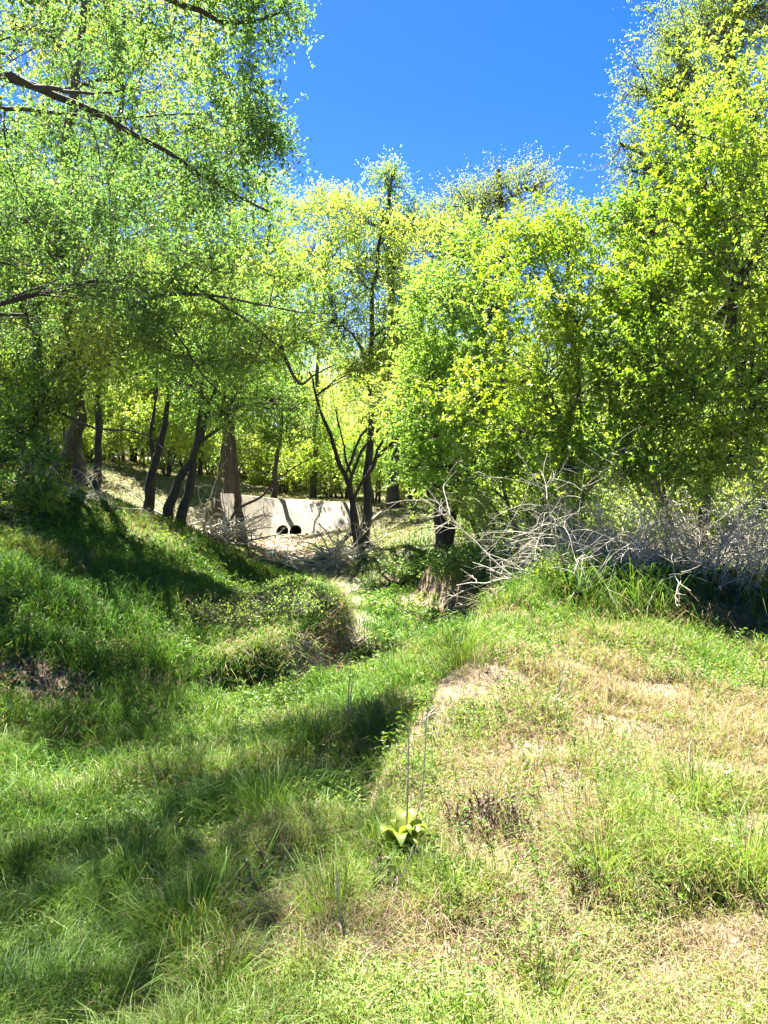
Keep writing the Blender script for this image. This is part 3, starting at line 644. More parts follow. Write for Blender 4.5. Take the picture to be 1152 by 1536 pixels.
plant_tree('thicket_tree', 'largest thicket tree with dark forked limbs among bright leaves, far right', 'tree',
    [[(1040,858,12),(1052,760,11.8),(1062,640,11.6),(1075,480,11.4),(1070,360,11.2),(1050,230,11.2)], [(1075,480,11.4),(1110,420,11),(1150,330,10.8)], [(1030,858,12.1),(990,760,11.8),(940,650,11.4),(900,560,11)]],
    [(1000,330,10.4,.9,.8,.8,42),(1080,290,10.4,1.0,.9,.8,44),(1020,440,9.9,.9,.7,.7,42),(1120,400,9.8,.9,.8,.8,36),(980,540,9.7,.8,.6,.7,40),(1060,560,9.6,.9,.6,.7,42),(1140,560,9.8,.8,.7,.7,36),(1020,640,9.6,.7,.45,.6,32),(1100,660,9.8,.6,.35,.6,22),(960,430,10.4,.8,.7,.7,36),(940,330,11,.7,.6,.6,30),(1150,220,10.6,1,.9,.8,40),(1040,200,11,.8,.7,.7,30),(960,640,9.9,.6,.4,.6,24),(1200,470,10,.9,.9,.9,28),(1060,700,9.8,.7,.3,.6,16),(960,700,10,.7,.35,.6,18),(1140,620,9.7,.6,.4,.6,24),(1010,715,9.3,.5,.25,.4,14),(1100,690,9.2,.5,.25,.4,14),(950,690,9.5,.5,.25,.4,14)], [.10,.07,.06], GR, 33, bark='bark_dark', lmat='leaf_bright', leaf=.055, twigs=6, per=18, tw_len=.42, dens=.88)
plant_tree('thicket_tree', 'tree partly cut by the right edge of the photo, grey dead twigs below', 'tree',
    [[(1190,845,13),(1180,720,12.8),(1170,560,12.4),(1150,380,12),(1130,200,12)]],
    [(1140,160,12,1.2,1,1,44),(1080,120,13,1.2,1,1,40),(1200,300,12,1.2,1.2,1,30),(1200,620,11.5,1,.8,.8,28),(1130,480,12.2,1,.8,.8,24),(1150,690,11.4,.9,.35,.7,14)], [.10], GR, 34, lmat='leaf_bright', leaf=.06, twigs=6, per=17, tw_len=.45, dens=.85)
plant_tree('feathery_tree', 'tall airy tree at the upper right corner with fine pale leaves', 'tree',
    [[(1120,800,19),(1110,600,19),(1100,400,18.6),(1095,200,18.4),(1100,0,18.2),(1110,-120,18)], [(1100,400,18.6),(1050,250,18),(1020,120,17.6)]],
    [(1060,60,17,1.5,1.3,1.2,60),(1130,20,17.5,1.5,1.4,1.2,50),(1000,150,17,1.1,1.1,1,44),(1080,180,16.8,1.5,1.1,1.2,54),(990,260,16.8,1.0,.9,.9,40),(1010,40,17.5,.9,.9,.8,20),(1130,-80,18,1.6,1.2,1.2,40),(960,330,16.6,.9,.7,.8,30),(1060,-60,18,1.2,.9,1,24),(950,130,17,.5,.7,.5,6),(925,230,17,.4,.5,.5,4)], [.24,.12], None, 35, lmat='leaf_pale', leaf=.05, twigs=7, tw_len=.7, per=15, droop=.0, aspect=.4, br=1.35)
plant_tree('feathery_tree', 'airy pale tree whose top stands highest behind the middle thicket', 'tree',
    [[(760,770,25),(758,600,25),(755,450,24.6),(755,330,24.3),(765,250,24)]],
    [(740,290,24,1.1,1,.9,34),(800,280,24,.9,.9,.8,26),(700,310,24,1.2,.7,1,34),(760,380,23.5,1.6,1.1,1.2,46),(670,370,23.5,1.5,1,1.2,42),(840,360,23,1.4,.8,1.1,38),(720,450,23,1.6,1.1,1.2,36)], [.2], None, 36, lmat='leaf_pale', leaf=.06, twigs=7, tw_len=.8, per=12, droop=.0, aspect=.4, br=1.35)
plant_tree('feathery_tree', 'slim see-through treetop against the blue sky above the culvert', 'tree',
    [[(590,745,30),(588,600,30),(582,450,29.6),(578,340,29.3),(582,250,29)]],
    [(580,270,29,.9,.8,.8,22),(560,320,29,1.1,.8,.9,24),(610,330,29,1,.8,.9,22),(590,400,28.5,1.4,1.1,1.1,34),(640,330,28.5,1.0,.7,.9,22),(540,390,28.5,1.2,1.1,1,28),(620,480,28,1.4,1.2,1.2,34),(570,560,28,1.4,1,1.2,26)], [.2], None, 37, lmat='leaf_green', leaf=.075, twigs=7, tw_len=.8, per=10, droop=.0, br=1.35)

# ------------------------------------------------------------------ the wood behind: five kinds, copied
def wood_tree(seed, h, lean, lm, bk, leaf):
    g = np.random.default_rng(seed)
    tr = [np.array([0, 0, -.2]), np.array([lean * .1, .05, h * .25]), np.array([lean * .4, -.1, h * .5]), np.array([lean * .8, .1, h * .78]), np.array([lean, 0, h * .95])]
    bl = []
    for k in range(11):
        z = h * g.uniform(.24, .97); sp_ = (1.0 - abs(z / h - .6) * 1.1) * h * .20; a = g.uniform(0, 6.28)
        bl.append((np.array([math.cos(a) * sp_ + lean * z / h, math.sin(a) * sp_, z]), np.array([1.25, 1.25, .9]) * h / 10 * g.uniform(.8, 1.2), 26))
    return crown_and_trunk(seed, [(tr, h * .009)], bl, leaf=leaf, twigs=7, tw_len=.75, per=11, tint=(.15, 1), dens=1.3, sides=7, tw_sides=3)
WOOD = []
for k, (h, ln, lm, bk, lf) in enumerate(((10, .5, 'leaf_pale', 'bark', .11), (11, -.7, 'leaf_bright', 'bark', .11), (9, .9, 'leaf_pale', 'bark_dark', .11), (12, .2, 'leaf_green', 'bark', .11), (8, -.4, 'leaf_bright', 'bark_dark', .11))):
    tm, cm = wood_tree(100 + k, h, ln, lm, bk, lf)
    WOOD.append((tm.build('trunk', M[bk], None, True), cm.build('crown', [M[bk], M[lm]], None, True), h))
def wood(x, y, k, s, label, group):
    me_t, me_c, h = WOOD[k]
    r = empty('woodland_tree', (x, y, float(H(x, y))), label, 'tree', group, rng.uniform(0, 6.28)); r.scale = (s, s, s * rng.uniform(.92, 1.1))
    link('trunk', me_t, r); link('crown', me_c, r)
spots = []
def free(x, y, dmin):
    if y < 31 and -7.5 < x < 1.0 or y < 37 and -11.5 < x < -1: return False
    return all((x - a) ** 2 + (y - b) ** 2 > dmin * dmin for a, b in spots)
tries = 0
while len(spots) < 84 and tries < 9000:
    tries += 1
    y = 25 + 42 * rng.random() ** 1.15; x = rng.uniform(-.60 * y - 2, .60 * y + 2)
    if y < 30 and -11 < x < 9: continue
    if free(x, y, 1.7 + y * .012): spots.append((x, y))
for (x, y) in spots:
    px = CX + x / y * F; top = 0.80 if 430 < px < 950 else 1.1
    k = int(rng.integers(0, 5)); s = top * rng.uniform(.8, 1.05)
    if px < 400: lab = 'slender background tree among many up the left slope'
    elif px < 760: lab = 'slender background tree among many behind the culvert'
    else: lab = 'slender background tree among many behind the right thicket'
    wood(x, y, k, s, lab, lab.replace('slender background tree', 'background trees'))

def sapling_mesh(seed):
    g = np.random.default_rng(seed); h = 5.5; tr = [np.array([0, 0, -.2]), np.array([g.normal(0, .15), g.normal(0, .15), 1.8]), np.array([g.normal(0, .35), g.normal(0, .3), 3.6]), np.array([g.normal(0, .6), g.normal(0, .4), h])]
    bl = [(tr[2] + g.normal(0, .5, 3) * np.array([1, 1, .5]) + np.array([0, 0, k * .6 - .6]), (.8, .8, .6), 9) for k in range(4)]
    return crown_and_trunk(seed, [(tr, .05)], bl, leaf=.10, twigs=5, tw_len=.5, per=7, sides=5, tint=(.2, 1), dens=1.0)
SAP = []
for k in range(3):
    tm, cm = sapling_mesh(260 + k); SAP.append((tm.build('trunk', M['bark_dark'], None, True), cm.build('crown', [M['bark_dark'], M['leaf_pale']], None, True)))
n = 0
while n < 105:
    y = 24 + 26 * rng.random(); x = rng.uniform(-.52, .5) * y
    if (y < 31.5 and x > -8) or (y < 35 and -11 < x < -1): continue
    r = empty('woodland_sapling', (x, y, float(H(x, y))), 'thin dark sapling among the background trunks' if x < 2 else 'thin dark sapling in the shade behind the thicket', 'sapling', 'saplings among the background trunks' if x < 2 else 'saplings behind the thicket', rng.uniform(0, 6.28)); sc_ = rng.uniform(.7, 1.2); r.scale = (sc_, sc_, sc_)
    link('trunk', SAP[n % 3][0], r); link('crown', SAP[n % 3][1], r); n += 1

# shrubs of the undergrowth far and near
def shrub_mesh(seed, h, w, leaf, per=10, n=5):
    g = np.random.default_rng(seed); stems = []; bl = []
    for k in range(n):
        a = 6.28 * k / n + g.uniform(-.4, .4); e = np.array([math.cos(a) * w * .5, math.sin(a) * w * .5, h * g.uniform(.6, .9)])
        stems.append(([np.array([.05 * math.cos(a), .05 * math.sin(a), -.1]), e * np.array([.35, .35, .5]), e], .012 + .01 * h))
        bl.append((e, (w * .38, w * .38, h * .3), 14)); bl.append((e * np.array([.7, .7, .55]), (w * .4, w * .4, h * .26), 9))
    return crown_and_trunk(seed, stems, bl, leaf=leaf, twigs=5, tw_len=.22 + .12 * h, per=per, dens=1.3, sides=5, tint=(.1, 1))
SHR = []
for k, (h, w, lm, lf) in enumerate(((1.9, 2.2, 'leaf_pale', .10), (2.5, 2.4, 'leaf_bright', .10), (1.4, 1.8, 'leaf_pale', .09))):
    tm, cm = shrub_mesh(200 + k, h, w, lf); SHR.append((tm.build('stem', M['bark'], None, True), cm.build('foliage', [M['bark'], M[lm]], None, True)))
def shrub(x, y, k, s, label, group=None, name='undergrowth_shrub'):
    r = empty(name, (x, y, float(H(x, y))), label, 'shrub', group, rng.uniform(0, 6.28)); r.scale = (s, s, s)
    link('stem', SHR[k][0], r); link('foliage', SHR[k][1], r)
n = 0
while n < 115:
    y = 32 + 34 * rng.random() ** 1.3; x = rng.uniform(-.6 * y, .55 * y)
    if y < 33 and -8 < x < 2: continue
    shrub(x, y, int(rng.integers(0, 3)), rng.uniform(.8, 1.5), 'small yellow green shrub low among the background trunks', 'shrubs low among the background trunks'); n += 1

for k in range(22):
    y = rng.uniform(14.5, 30); x = rng.uniform(.16 if y > 19 else .24, .56) * y
    shrub(x, y, int(rng.integers(0, 3)), rng.uniform(.7, 1.2), 'green shrub in the gloom behind the right thicket', 'shrubs in the gloom behind the right thicket')

for k, (x, y, q) in enumerate(((2.3, 13.2, .75), (3.2, 12.6, .8), (4.2, 12.4, .7), (5.2, 12.8, .85), (6.3, 12.6, .8), (7.3, 13.0, .9), (3.8, 14.6, 1.0), (5.9, 14.8, 1.0), (8.0, 15, 1.1), (2.0, 15.2, .8), (4.8, 16.5, 1.1), (7.0, 17, 1.2))):
    shrub(x, y, (1, 2, 0)[k % 3], q, 'leafy shrub filling the space directly behind the dead brush', 'leafy shrubs directly behind the dead brush')

# far wood beyond, seen only as one mass
def far_wood():
    g = np.random.default_rng(61); mb = MB(); tmn = 170
    y = g.uniform(70, 105, tmn); x = g.uniform(-1, 1, tmn) * (y * .68); z = H(x, y); h = g.uniform(8, 13, tmn)
    K = 5; t = np.linspace(0, 1, K)
    pts = np.stack([x[:, None] + g.normal(0, .4, (tmn, K)) * t, y[:, None] + g.normal(0, .3, (tmn, K)) * t, z[:, None] - .3 + h[:, None] * t], -1)
    tubes(mb, pts, (.16 * g.uniform(.6, 1.4, tmn))[:, None] * np.linspace(1, .3, K), 5, 0)
    nc = 26; ci = np.repeat(np.arange(tmn), nc); m = len(ci)
    c = np.stack([x[ci], y[ci], z[ci] + h[ci] * g.uniform(.1, 1.05, m)], 1) + g.normal(0, 1, (m, 3)) * np.array([1.5, 1.5, .5])
    li = np.repeat(np.arange(m), 34); b = c[li] + g.normal(0, 1, (len(li), 3)) * np.array([.75, .75, .5])
    leaves(mb, g, b, g.normal(0, 1, b.shape), .26 * g.uniform(.6, 1.3, len(li)), 1, np.clip(g.normal(.5, .2, m)[li] + g.normal(0, .12, len(li)), 0, 1))
    o = mb.build('distant_wood', [M['bark'], M['leaf_pale']]); tag(o, 'pale green wood closing the view far behind the trunks', 'wood', None, 'stuff')
far_wood()

# nearer shrubs on the banks
def bank_shrub(px, py, label, h, w, leaf, lm, seed, name='bank_shrub', per=10, n=5):
    g = G(px, py); root = empty(name, g, label, 'shrub'); root.location.z = float(H(g[0], g[1]))
    tm, cm = shrub_mesh(seed, h, w, leaf, per, n); tm.build('stem', M['bark'], root); cm.build('foliage', [M['bark'], M[lm]], root)
bank_shrub(846, 905, 'yellow green shrub growing through the dead twigs beside the bleached branch', .40, .40, .035, 'leaf_bright', 301)
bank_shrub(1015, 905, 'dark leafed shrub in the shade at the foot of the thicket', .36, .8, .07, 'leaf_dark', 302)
bank_shrub(625, 872, 'low dark green shrub on the shaded right bank', .35, 1.0, .05, 'leaf_green', 303)
bank_shrub(705, 868, 'shadowed shrub below the leftmost thicket trunk', .45, 1.0, .05, 'leaf_green', 304)
bank_shrub(430, 930, 'straggly shrub hanging over the undercut left bank', .34, .8, .03, 'leaf_green', 305, per=6, n=4)
bank_shrub(345, 945, 'pale straggly shrub on the middle of the left bank', .3, .6, .03, 'leaf_pale', 306, per=6, n=4)
bank_shrub(20, 780, 'bright leafed shrub filling the left edge of the bank', .7, 1.3, .05, 'leaf_bright', 307)
bank_shrub(775, 800, 'pale shrub behind the bleached branch under the thicket', 1.1, 1.6, .06, 'leaf_bright', 308)

# ------------------------------------------------------------------ dead brush
def brush(name, label, cat, base, n, L, r, mat, seed, up=.5, spread=1.0, dirs=None, kids=7, kids2=4, wig=.16, grav=.05, offs=.4):
    """a tangle of bare stems with side twigs; one thing"""
    g = np.random.default_rng(seed)
    root = np.array([base[0], base[1], float(H(base[0], base[1]))])
    p0 = np.stack([g.normal(0, offs * spread, n), g.normal(0, offs * .6, n), np.zeros(n)], 1)
    p0[:, 2] = H(p0[:, 0] + root[0], p0[:, 1] + root[1]) - root[2] - .03
    if dirs is None: d = np.stack([g.normal(0, 1, n) * spread, g.normal(0, .6, n), np.abs(g.normal(up, .35, n))], 1)
    else: d = np.array(dirs)[g.integers(0, len(dirs), n)] + g.normal(0, .35, (n, 3))
    l = L * g.uniform(.5, 1.2, n); K = 9
    a = grow(g, p0, d, l, K, wig, grav); ra = (r * g.uniform(.5, 1.2, n))[:, None] * np.linspace(1, .3, K)
    mb = MB(); tubes(mb, a, ra, 5, 0, g.uniform(.1, .9, n))
    def kid(par, rp, m, lf, Kc):
        N = len(par); i = np.repeat(np.arange(N), m); Kp = par.shape[1]; t = g.uniform(.2, .98, len(i)) * (Kp - 1); k = np.minimum(t.astype(int), Kp - 2); f = (t - k)[:, None]
        s = par[i, k] * (1 - f) + par[i, k + 1] * f; td = unit(par[i, k + 1] - par[i, k])
        plen = np.linalg.norm(par[i, -1] - par[i, 0], axis=1)
        c = grow(g, s, td * .7 + unit(g.normal(0, 1, s.shape)) * .8, plen * lf * g.uniform(.4, 1.2, len(i)), Kc, wig, grav * .6)
        rc = np.maximum(rp[i, k] * .6, .0025)[:, None] * np.linspace(1, .4, Kc)
        tubes(mb, c, rc, 4, 0, g.uniform(.1, .9, len(i))); return c, rc
    b, rb = kid(a, ra, kids, .42, 6)
    if kids2: kid(b, rb, kids2, .45, 4)
    for v in mb.v:                                        # nothing dips under the soil
        zz = H(v[:, 0] + root[0], v[:, 1] + root[1]) - root[2]; v[:, 2] = np.maximum(v[:, 2], zz - .02)
    o = mb.build(name, M[mat]); o.location = tuple(root); return tag(o, label, cat)
gw = lambda px, py: G(px, py)
brush('bare_branch', 'bleached white bare branch fanning out over the gully edge', 'branch', P(868, 874, 9.9), 6, .78, .021, 'dead_pale', 401, dirs=[(-1, -.25, .75), (-.95, -.2, .25), (-.6, -.3, 1.0), (-1, -.1, .5)], kids=8, kids2=4, offs=.08, wig=.13, grav=.03)
brush('dead_brush', 'grey dead brush tangle in the middle under the thicket', 'brush', P(945, 892, 9.7), 56, 1.6, .015, 'dead', 402, up=.8, spread=1.5, kids=9)
brush('dead_brush', 'silver grey dead brush at the right edge under the thicket', 'brush', P(1120, 885, 9.5), 56, 2.1, .013, 'dead', 403, up=1.2, spread=1.0, kids=10, grav=.09)
brush('dead_brush', 'dark brown dead brush behind the bleached branch', 'brush', P(835, 872, 11.0), 30, 1.4, .014, 'dead_brown', 404, up=.8, spread=1.2, kids=8)
brush('dead_brush', 'low brown twig heap at the foot of the silver grey brush', 'brush', P(1050, 888, 9.9), 36, .9, .012, 'dead_brown', 405, up=.4, spread=1.5, kids=7)
brush('dead_brush', 'arching grey twigs hanging between the two right thicket trees', 'brush', P(1010, 885, 9.8), 36, 2.2, .013, 'dead', 406, up=1.5, spread=1.0, kids=9, grav=.09)
brush('dead_brush', 'fine grey twigs fanned up behind the bleached branch', 'brush', P(890, 885, 10.2), 44, 1.6, .012, 'dead', 413, up=1.4, spread=1.1, kids=8, grav=.06)
brush('dead_brush', 'thin brown twigs at the base of the leftmost thicket trunk', 'brush', P(715, 905, 12.6), 12, 1.0, .010, 'dead_brown', 407, up=.5, spread=1.0, kids=6)
brush('brush_pile', 'brush heap of grey sticks left of the red brown trunk', 'brush', P(312, 792, 24.6), 52, 1.9, .048, 'dead', 408, up=.45, spread=1.0, kids=5, kids2=3, offs=.45)
brush('brush_pile', 'brush heap around the forked tree right of the culvert', 'brush', P(512, 812, 21.0), 60, 1.5, .036, 'dead', 409, up=.35, spread=1.0, kids=6, kids2=3, offs=.4)
brush('brush_pile', 'heap of dry sticks below the stoutest trunk on the left bank', 'brush', P(125, 785, 16.2), 26, 1.3, .018, 'dead', 410, up=.3, spread=1.2, kids=6, kids2=3, offs=.4)
brush('brush_pile', 'dark brush hanging down the slope beside the shaded right bank', 'brush', P(640, 835, 16.5), 14, 1.2, .012, 'dead_brown', 411, up=.3, spread=1.0, kids=6)
brush('dead_branch', 'few bare sticks poking up at the far left edge of the bank', 'branch', G(35, 810), 5, .8, .010, 'dead_brown', 412, up=.8, spread=.8, kids=5)

def log(name, label, pts, r, mat, seed, roots=0):
    g = np.random.default_rng(seed); p = np.array([P(*q) for q in pts]); base = p[0].copy(); base[2] = float(H(base[0], base[1]))
    s = spline(p, 16) - base; rad = r * (np.linspace(1, .55, 16) + g.normal(0, .05, 16))
    mb = MB(); tubes(mb, s[None], rad[None], 10, 0, .5)
    for e, q in ((0, 1), (-1, -2)):
        th = np.arange(10) / 10 * 2 * math.pi; d = unit(s[e] - s[q]); a = unit(np.cross(d, [0, 0, 1.0])); b = np.cross(d, a)
        mb.add(s[e] + rad[e] * (np.cos(th)[:, None] * a + np.sin(th)[:, None] * b), np.array([list(range(10))]), 0, .7)
    n = 7; i = g.integers(3, 15, n); c = grow(g, s[i], unit(g.normal(0, 1, (n, 3))) + np.array([0, 0, .5]), g.uniform(.3, .9, n), 6, .15, .03); tubes(mb, c, np.full((n, 1), r * .22) * np.linspace(1, .3, 6), 5, 0, .5)
    o = mb.build(name, M[mat]); o.location = tuple(base); return tag(o, label, 'log')
log('fallen_log', 'curved grey log lying at the foot of the right brush heap in the creek bed', [(458,845,20.5),(480,838,20.8),(502,828,21),(520,805,21.6),(545,790,22.4),(572,768,23.4)], .085, 'dead_brown', 501)
log('fallen_log', 'half buried grey log in the shaded grass at mid gully', [(462,1152,5.75),(490,1140,5.85),(520,1128,6.0),(545,1118,6.1)], .035, 'dead', 503)

# ------------------------------------------------------------------ grass (one mass nobody could count)
def blades(mb, g, p, h, w, tint, lean, dirs=None, mat=0):
    """curved tapering blades: p (N,3) feet, h heights, w widths, lean 0..1 how far they bow over"""
    n = len(p)
    a = g.uniform(0, 6.283, n) if dirs is None else dirs
    d = np.stack([np.cos(a), np.sin(a), np.zeros(n)], 1); f = g.uniform(0, 6.283, n)
    s = np.stack([np.cos(f), np.sin(f), np.zeros(n)], 1) * (w * .5)[:, None]
    h_, l_ = h[:, None], (lean * h)[:, None]; z = np.array([0, 0, 1.0])
    m1 = p + d * l_ * .22 + z * h_ * .45; m2 = p + d * l_ * .62 + z * h_ * .82
    tp = p + d * l_ * 1.15 + z * h_ * (1.0 - .35 * np.clip(lean[:, None], 0, 1.6))
    v = np.stack([p - s - z * .02, p + s - z * .02, m1 - s * .9, m1 + s * .9, m2 - s * .6, m2 + s * .6, tp], 1)
    i = (np.arange(n) * 7)[:, None]
    mb.add(v, np.vstack([i + [0, 1, 3, 2], i + [2, 3, 5, 4]]), mat, np.concatenate([tint, tint]), True)
    mb.v.append(np.zeros((0, 3), np.float32))
    mb.f.append((np.concatenate([i + [4, 5, 6]]) + mb.n - n * 7, mat, tint.astype(np.float32), True))

def make_grass():
    g = np.random.default_rng(77); mb = MB()
    NC = 150000
    y = np.exp(g.uniform(math.log(1.55), math.log(46), int(NC * 1.0)))
    x = g.uniform(-1, 1, len(y)) * (y * .56 + .5)
    s, b, d = zone(x, y)
    keep = g.random(len(x)) > np.maximum(.95 * s, .90 * b)
    # thin out the sun-burnt ground
    keep &= g.random(len(x)) > .35 * d * (y < 12)
    keep &= ~((y > WALL_Y - .9) & (y < WALL_Y + 2.2) & (x > -6.9) & (x < -1.0))
    keep &= g.random(len(x)) < np.where(y > 18, .55, 1)
    x, y, d, s, b = x[keep], y[keep], d[keep], s[keep], b[keep]
    tuft = fbm(x * 2.3 + 40, y * 2.3 + 11, 3); patch = fbm(x * .8 + 9, y * .8 + 60, 3)
    lush = 1 - d
    ht = .045 + .13 * lush * (.35 + 1.1 * sstep(.35, .7, tuft)) + .05 * sstep(.45, .7, tuft)
    belt = blob(x, y, (4.6, 9.0), 3.8, .8, .0, .6)              # tall grass along the foot of the thicket
    ht = ht * (1 - .3 * (1 - sstep(2.5, 4.5, y)))
    ht = ht + d * .10 * sstep(.54, .74, fbm(x * 5 + 13, y * 5 + 77, 2))
    ht = ht + belt * .30 * (.5 + sstep(.3, .6, tuft))
    ht = ht * (1 - .45 * sstep(9, 10.5, y) * np.where(np.abs(x) < 1.6, 1, sstep(11, 13, y) * (x < 2))) * (1 - .45 * sstep(16, 26, y)) * (1 - .5 * s) * (1 - .4 * b)
    nb = np.where(y < 5, 9, 7)
    i = np.repeat(np.arange(len(x)), nb); n = len(i)
    spread = .018 + .012 * y[i]
    bx, by = x[i] + g.normal(0, 1, n) * spread, y[i] + g.normal(0, 1, n) * spread
    z = H(bx, by)
    h = ht[i] * g.uniform(.45, 1.25, n); w = np.maximum(.0035, .00105 * y[i]) * g.uniform(.6, 1.3, n)
    dryp = np.clip(d[i] * .90 + .06 + .25 * sstep(.55, .75, patch[i]), 0, .93)
    isdry = g.random(n) < dryp
    green = np.clip(.24 + .20 * (1 - sstep(3.5, 6, y[i])) + .55 * (patch[i] - .5) + .30 * d[i] + g.normal(0, .11, n), 0, .62)
    green = np.where(belt[i] > .3, np.clip(green + .08, 0, .66), green)
    tint = np.where(isdry, g.uniform(.66, 1.0, n), green)
    lean = np.clip(g.gamma(2.0, .28, n) + .25 * isdry, 0, 1.8)
    h = np.where(isdry, h * .8, h)
    blades(mb, g, np.stack([bx, by, z], 1), h, w, tint, lean)
    hq = np.array(EDGE_L); m = 2600; t = g.uniform(0, len(hq) - 1.001, m); k = t.astype(int); f = (t - k)[:, None]
    q = hq[k] * (1 - f) + hq[k + 1] * f; dv = unit(hq[k + 1] - hq[k]); nv = np.stack([-dv[:, 1], dv[:, 0]], 1)
    q = q + nv * g.normal(.12, .16, m)[:, None] + g.normal(0, .04, (m, 2)); keepq = fbm(q[:, 0] * 2, q[:, 1] * 2) > .38
    q, nv = q[keepq], nv[keepq]; m = len(q)
    blades(mb, g, np.stack([q[:, 0], q[:, 1], H(q[:, 0], q[:, 1])], 1), g.uniform(.08, .26, m), .010 * g.uniform(.6, 1.3, m), np.where(g.random(m) < .45, g.uniform(.66, 1, m), g.uniform(.1, .6, m)), g.uniform(.8, 2.0, m), np.arctan2(-nv[:, 1], -nv[:, 0]) + g.normal(0, 1.0, m))
    # matted thatch of last year's straw lying on the mound
    m = 190000; yy = np.exp(g.uniform(math.log(1.6), math.log(11), m)); xx = g.uniform(-1, 1, m) * (yy * .55 + .4)
    s, b, d = zone(xx, yy); k = g.random(m) < (.10 + .9 * d) * (1 - .85 * b); xx, yy = xx[k], yy[k]; m = len(xx)
    blades(mb, g, np.stack([xx, yy, H(xx, yy) + g.uniform(0, .03, m)], 1), g.uniform(.02, .06, m), np.maximum(.003, .0009 * yy), g.uniform(.62, 1, m), g.uniform(1.2, 3.2, m))
    o = mb.build('grass', M['grass']); tag(o, 'long green and straw coloured grass growing over banks, gully and mound', 'grass', None, 'stuff')
    print('grass', len(o.data.polygons))
make_grass()

def make_groundcover():
    g = np.random.default_rng(78); mb = MB()
    m = 52000; y = np.exp(g.uniform(math.log(1.6), math.log(16), m)); x = g.uniform(-1, 1, m) * (y * .55 + .4)
    s, b, d = zone(x, y); nz = fbm(x * 1.6 + 70, y * 1.6 + 3, 3)
    k = (g.random(m) < sstep(.45, .68, nz) * (1 - .8 * s) * (1 - .55 * d) * (1 - .85 * b)); x, y = x[k], y[k]; m = len(x)
    z = H(x, y); hh = g.uniform(.03, .15, m) * np.where(y < 5, 1.0, 1.3)
    nl = 12; i = np.repeat(np.arange(m), nl); t = g.uniform(.2, 1, len(i))
    base = np.stack([x[i], y[i], z[i] + hh[i] * t], 1) + g.normal(0, .012, (len(i), 3))
    a = g.uniform(0, 6.28, len(i)); dr = np.stack([np.cos(a), np.sin(a), g.uniform(-.1, .7, len(i))], 1)
    leaves(mb, g, base, dr, np.maximum(.010, .0036 * y[i]) * g.uniform(.6, 1.5, len(i)), 0, np.clip(g.normal(.5, .22, m)[i] + g.normal(0, .1, len(i)), 0, 1), .5)
    m = 5200; y = np.exp(g.uniform(math.log(2.0), math.log(16), m)); x = g.uniform(-1, 1, m) * (y * .55 + .4); s, b, d = zone(x, y)
    k = (g.random(m) < sstep(.46, .62, fbm(x * .9 + 21, y * .9 + 44, 3)) * (1 - .9 * s) * (1 - .5 * d)); x, y = x[k], y[k]; m = len(x)
    st = grow(g, np.stack([x, y, H(x, y)], 1), g.normal(0, .25, (m, 3)) + np.array([0, 0, 1.0]), g.uniform(.12, .30, m), 6, .14, 0); tubes(mb, st, (np.maximum(.0016, .0004 * y))[:, None] * np.linspace(1, .5, 6), 3, 0, .35)
    i = np.repeat(np.arange(m), 16); k = g.integers(1, 6, len(i)); dr = unit(g.normal(0, 1, (len(i), 3)) * np.array([1, 1, .4]) + np.array([0, 0, .25]))
    leaves(mb, g, st[i, k], dr, np.maximum(.022, .0055 * y[i]) * g.uniform(.5, 1.5, len(i)), 0, np.clip(g.normal(.45, .2, m)[i] + g.normal(0, .1, len(i)), 0, 1), .34)
    o = mb.build('groundcover', M['weed']); tag(o, 'small leafy yellow green weeds scattered through the grass', 'weeds', None, 'stuff')
make_groundcover()

def make_litter():
    g = np.random.default_rng(79); mb = MB()
    def scatter(c, rx, ry, n, sz, t):
        a = g.uniform(0, 6.28, n); r = np.sqrt(g.random(n)) * g.uniform(.7, 1.15, n); x, y = c[0] + np.cos(a) * r * rx, c[1] + np.sin(a) * r * ry
        p = np.stack([x, y, H(x, y) + g.uniform(0, .03, n)], 1); d = np.stack([np.cos(a * 7), np.sin(a * 7), g.normal(0, .35, n)], 1)
        leaves(mb, g, p, d, sz * g.uniform(.5, 1.4, n), 0, g.uniform(t[0], t[1], n), .5)
    scatter(Z_LITTER[0][0], 1.0, .9, 2600, .06, (.15, .8)); scatter(Z_LITTER[1][0], .6, .7, 1200, .06, (0, .6))
    scatter((-3.9, 26.8), 2.3, 2.2, 1500, .10, (.6, 1)); scatter((-2.7, 23), 1.2, 2.0, 900, .09, (.5, 1))
    scatter(Z_CLIFF[0][0], .9, 1.2, 1500, .06, (0, .7)); scatter(Z_SAND[0][0], 1.0, .6, 1200, .05, (.2, 1))
    scatter((3.6, 11.4), 3.0, 1.5, 5000, .06, (0, .8)); scatter((1.4, 12.5), 1.4, 1.2, 2500, .06, (0, .7)); scatter((-6.5, 16.5), 1.6, 1.5, 2500, .07, (.2, .9))
    n = 9000; y = np.exp(g.uniform(math.log(17), math.log(50), n)); x = g.uniform(-.55, .55, n) * y
    leaves(mb, g, np.stack([x, y, H(x, y) + .02], 1), np.stack([g.normal(0, 1, n), g.normal(0, 1, n), g.normal(0, .3, n)], 1), .006 * y, 0, g.uniform(.3, 1, n))
    o = mb.build('leaf_litter', M['litter']); tag(o, 'brown fallen leaves and flood debris lying on bare soil and creek bed', 'leaf litter', None, 'stuff')
make_litter()

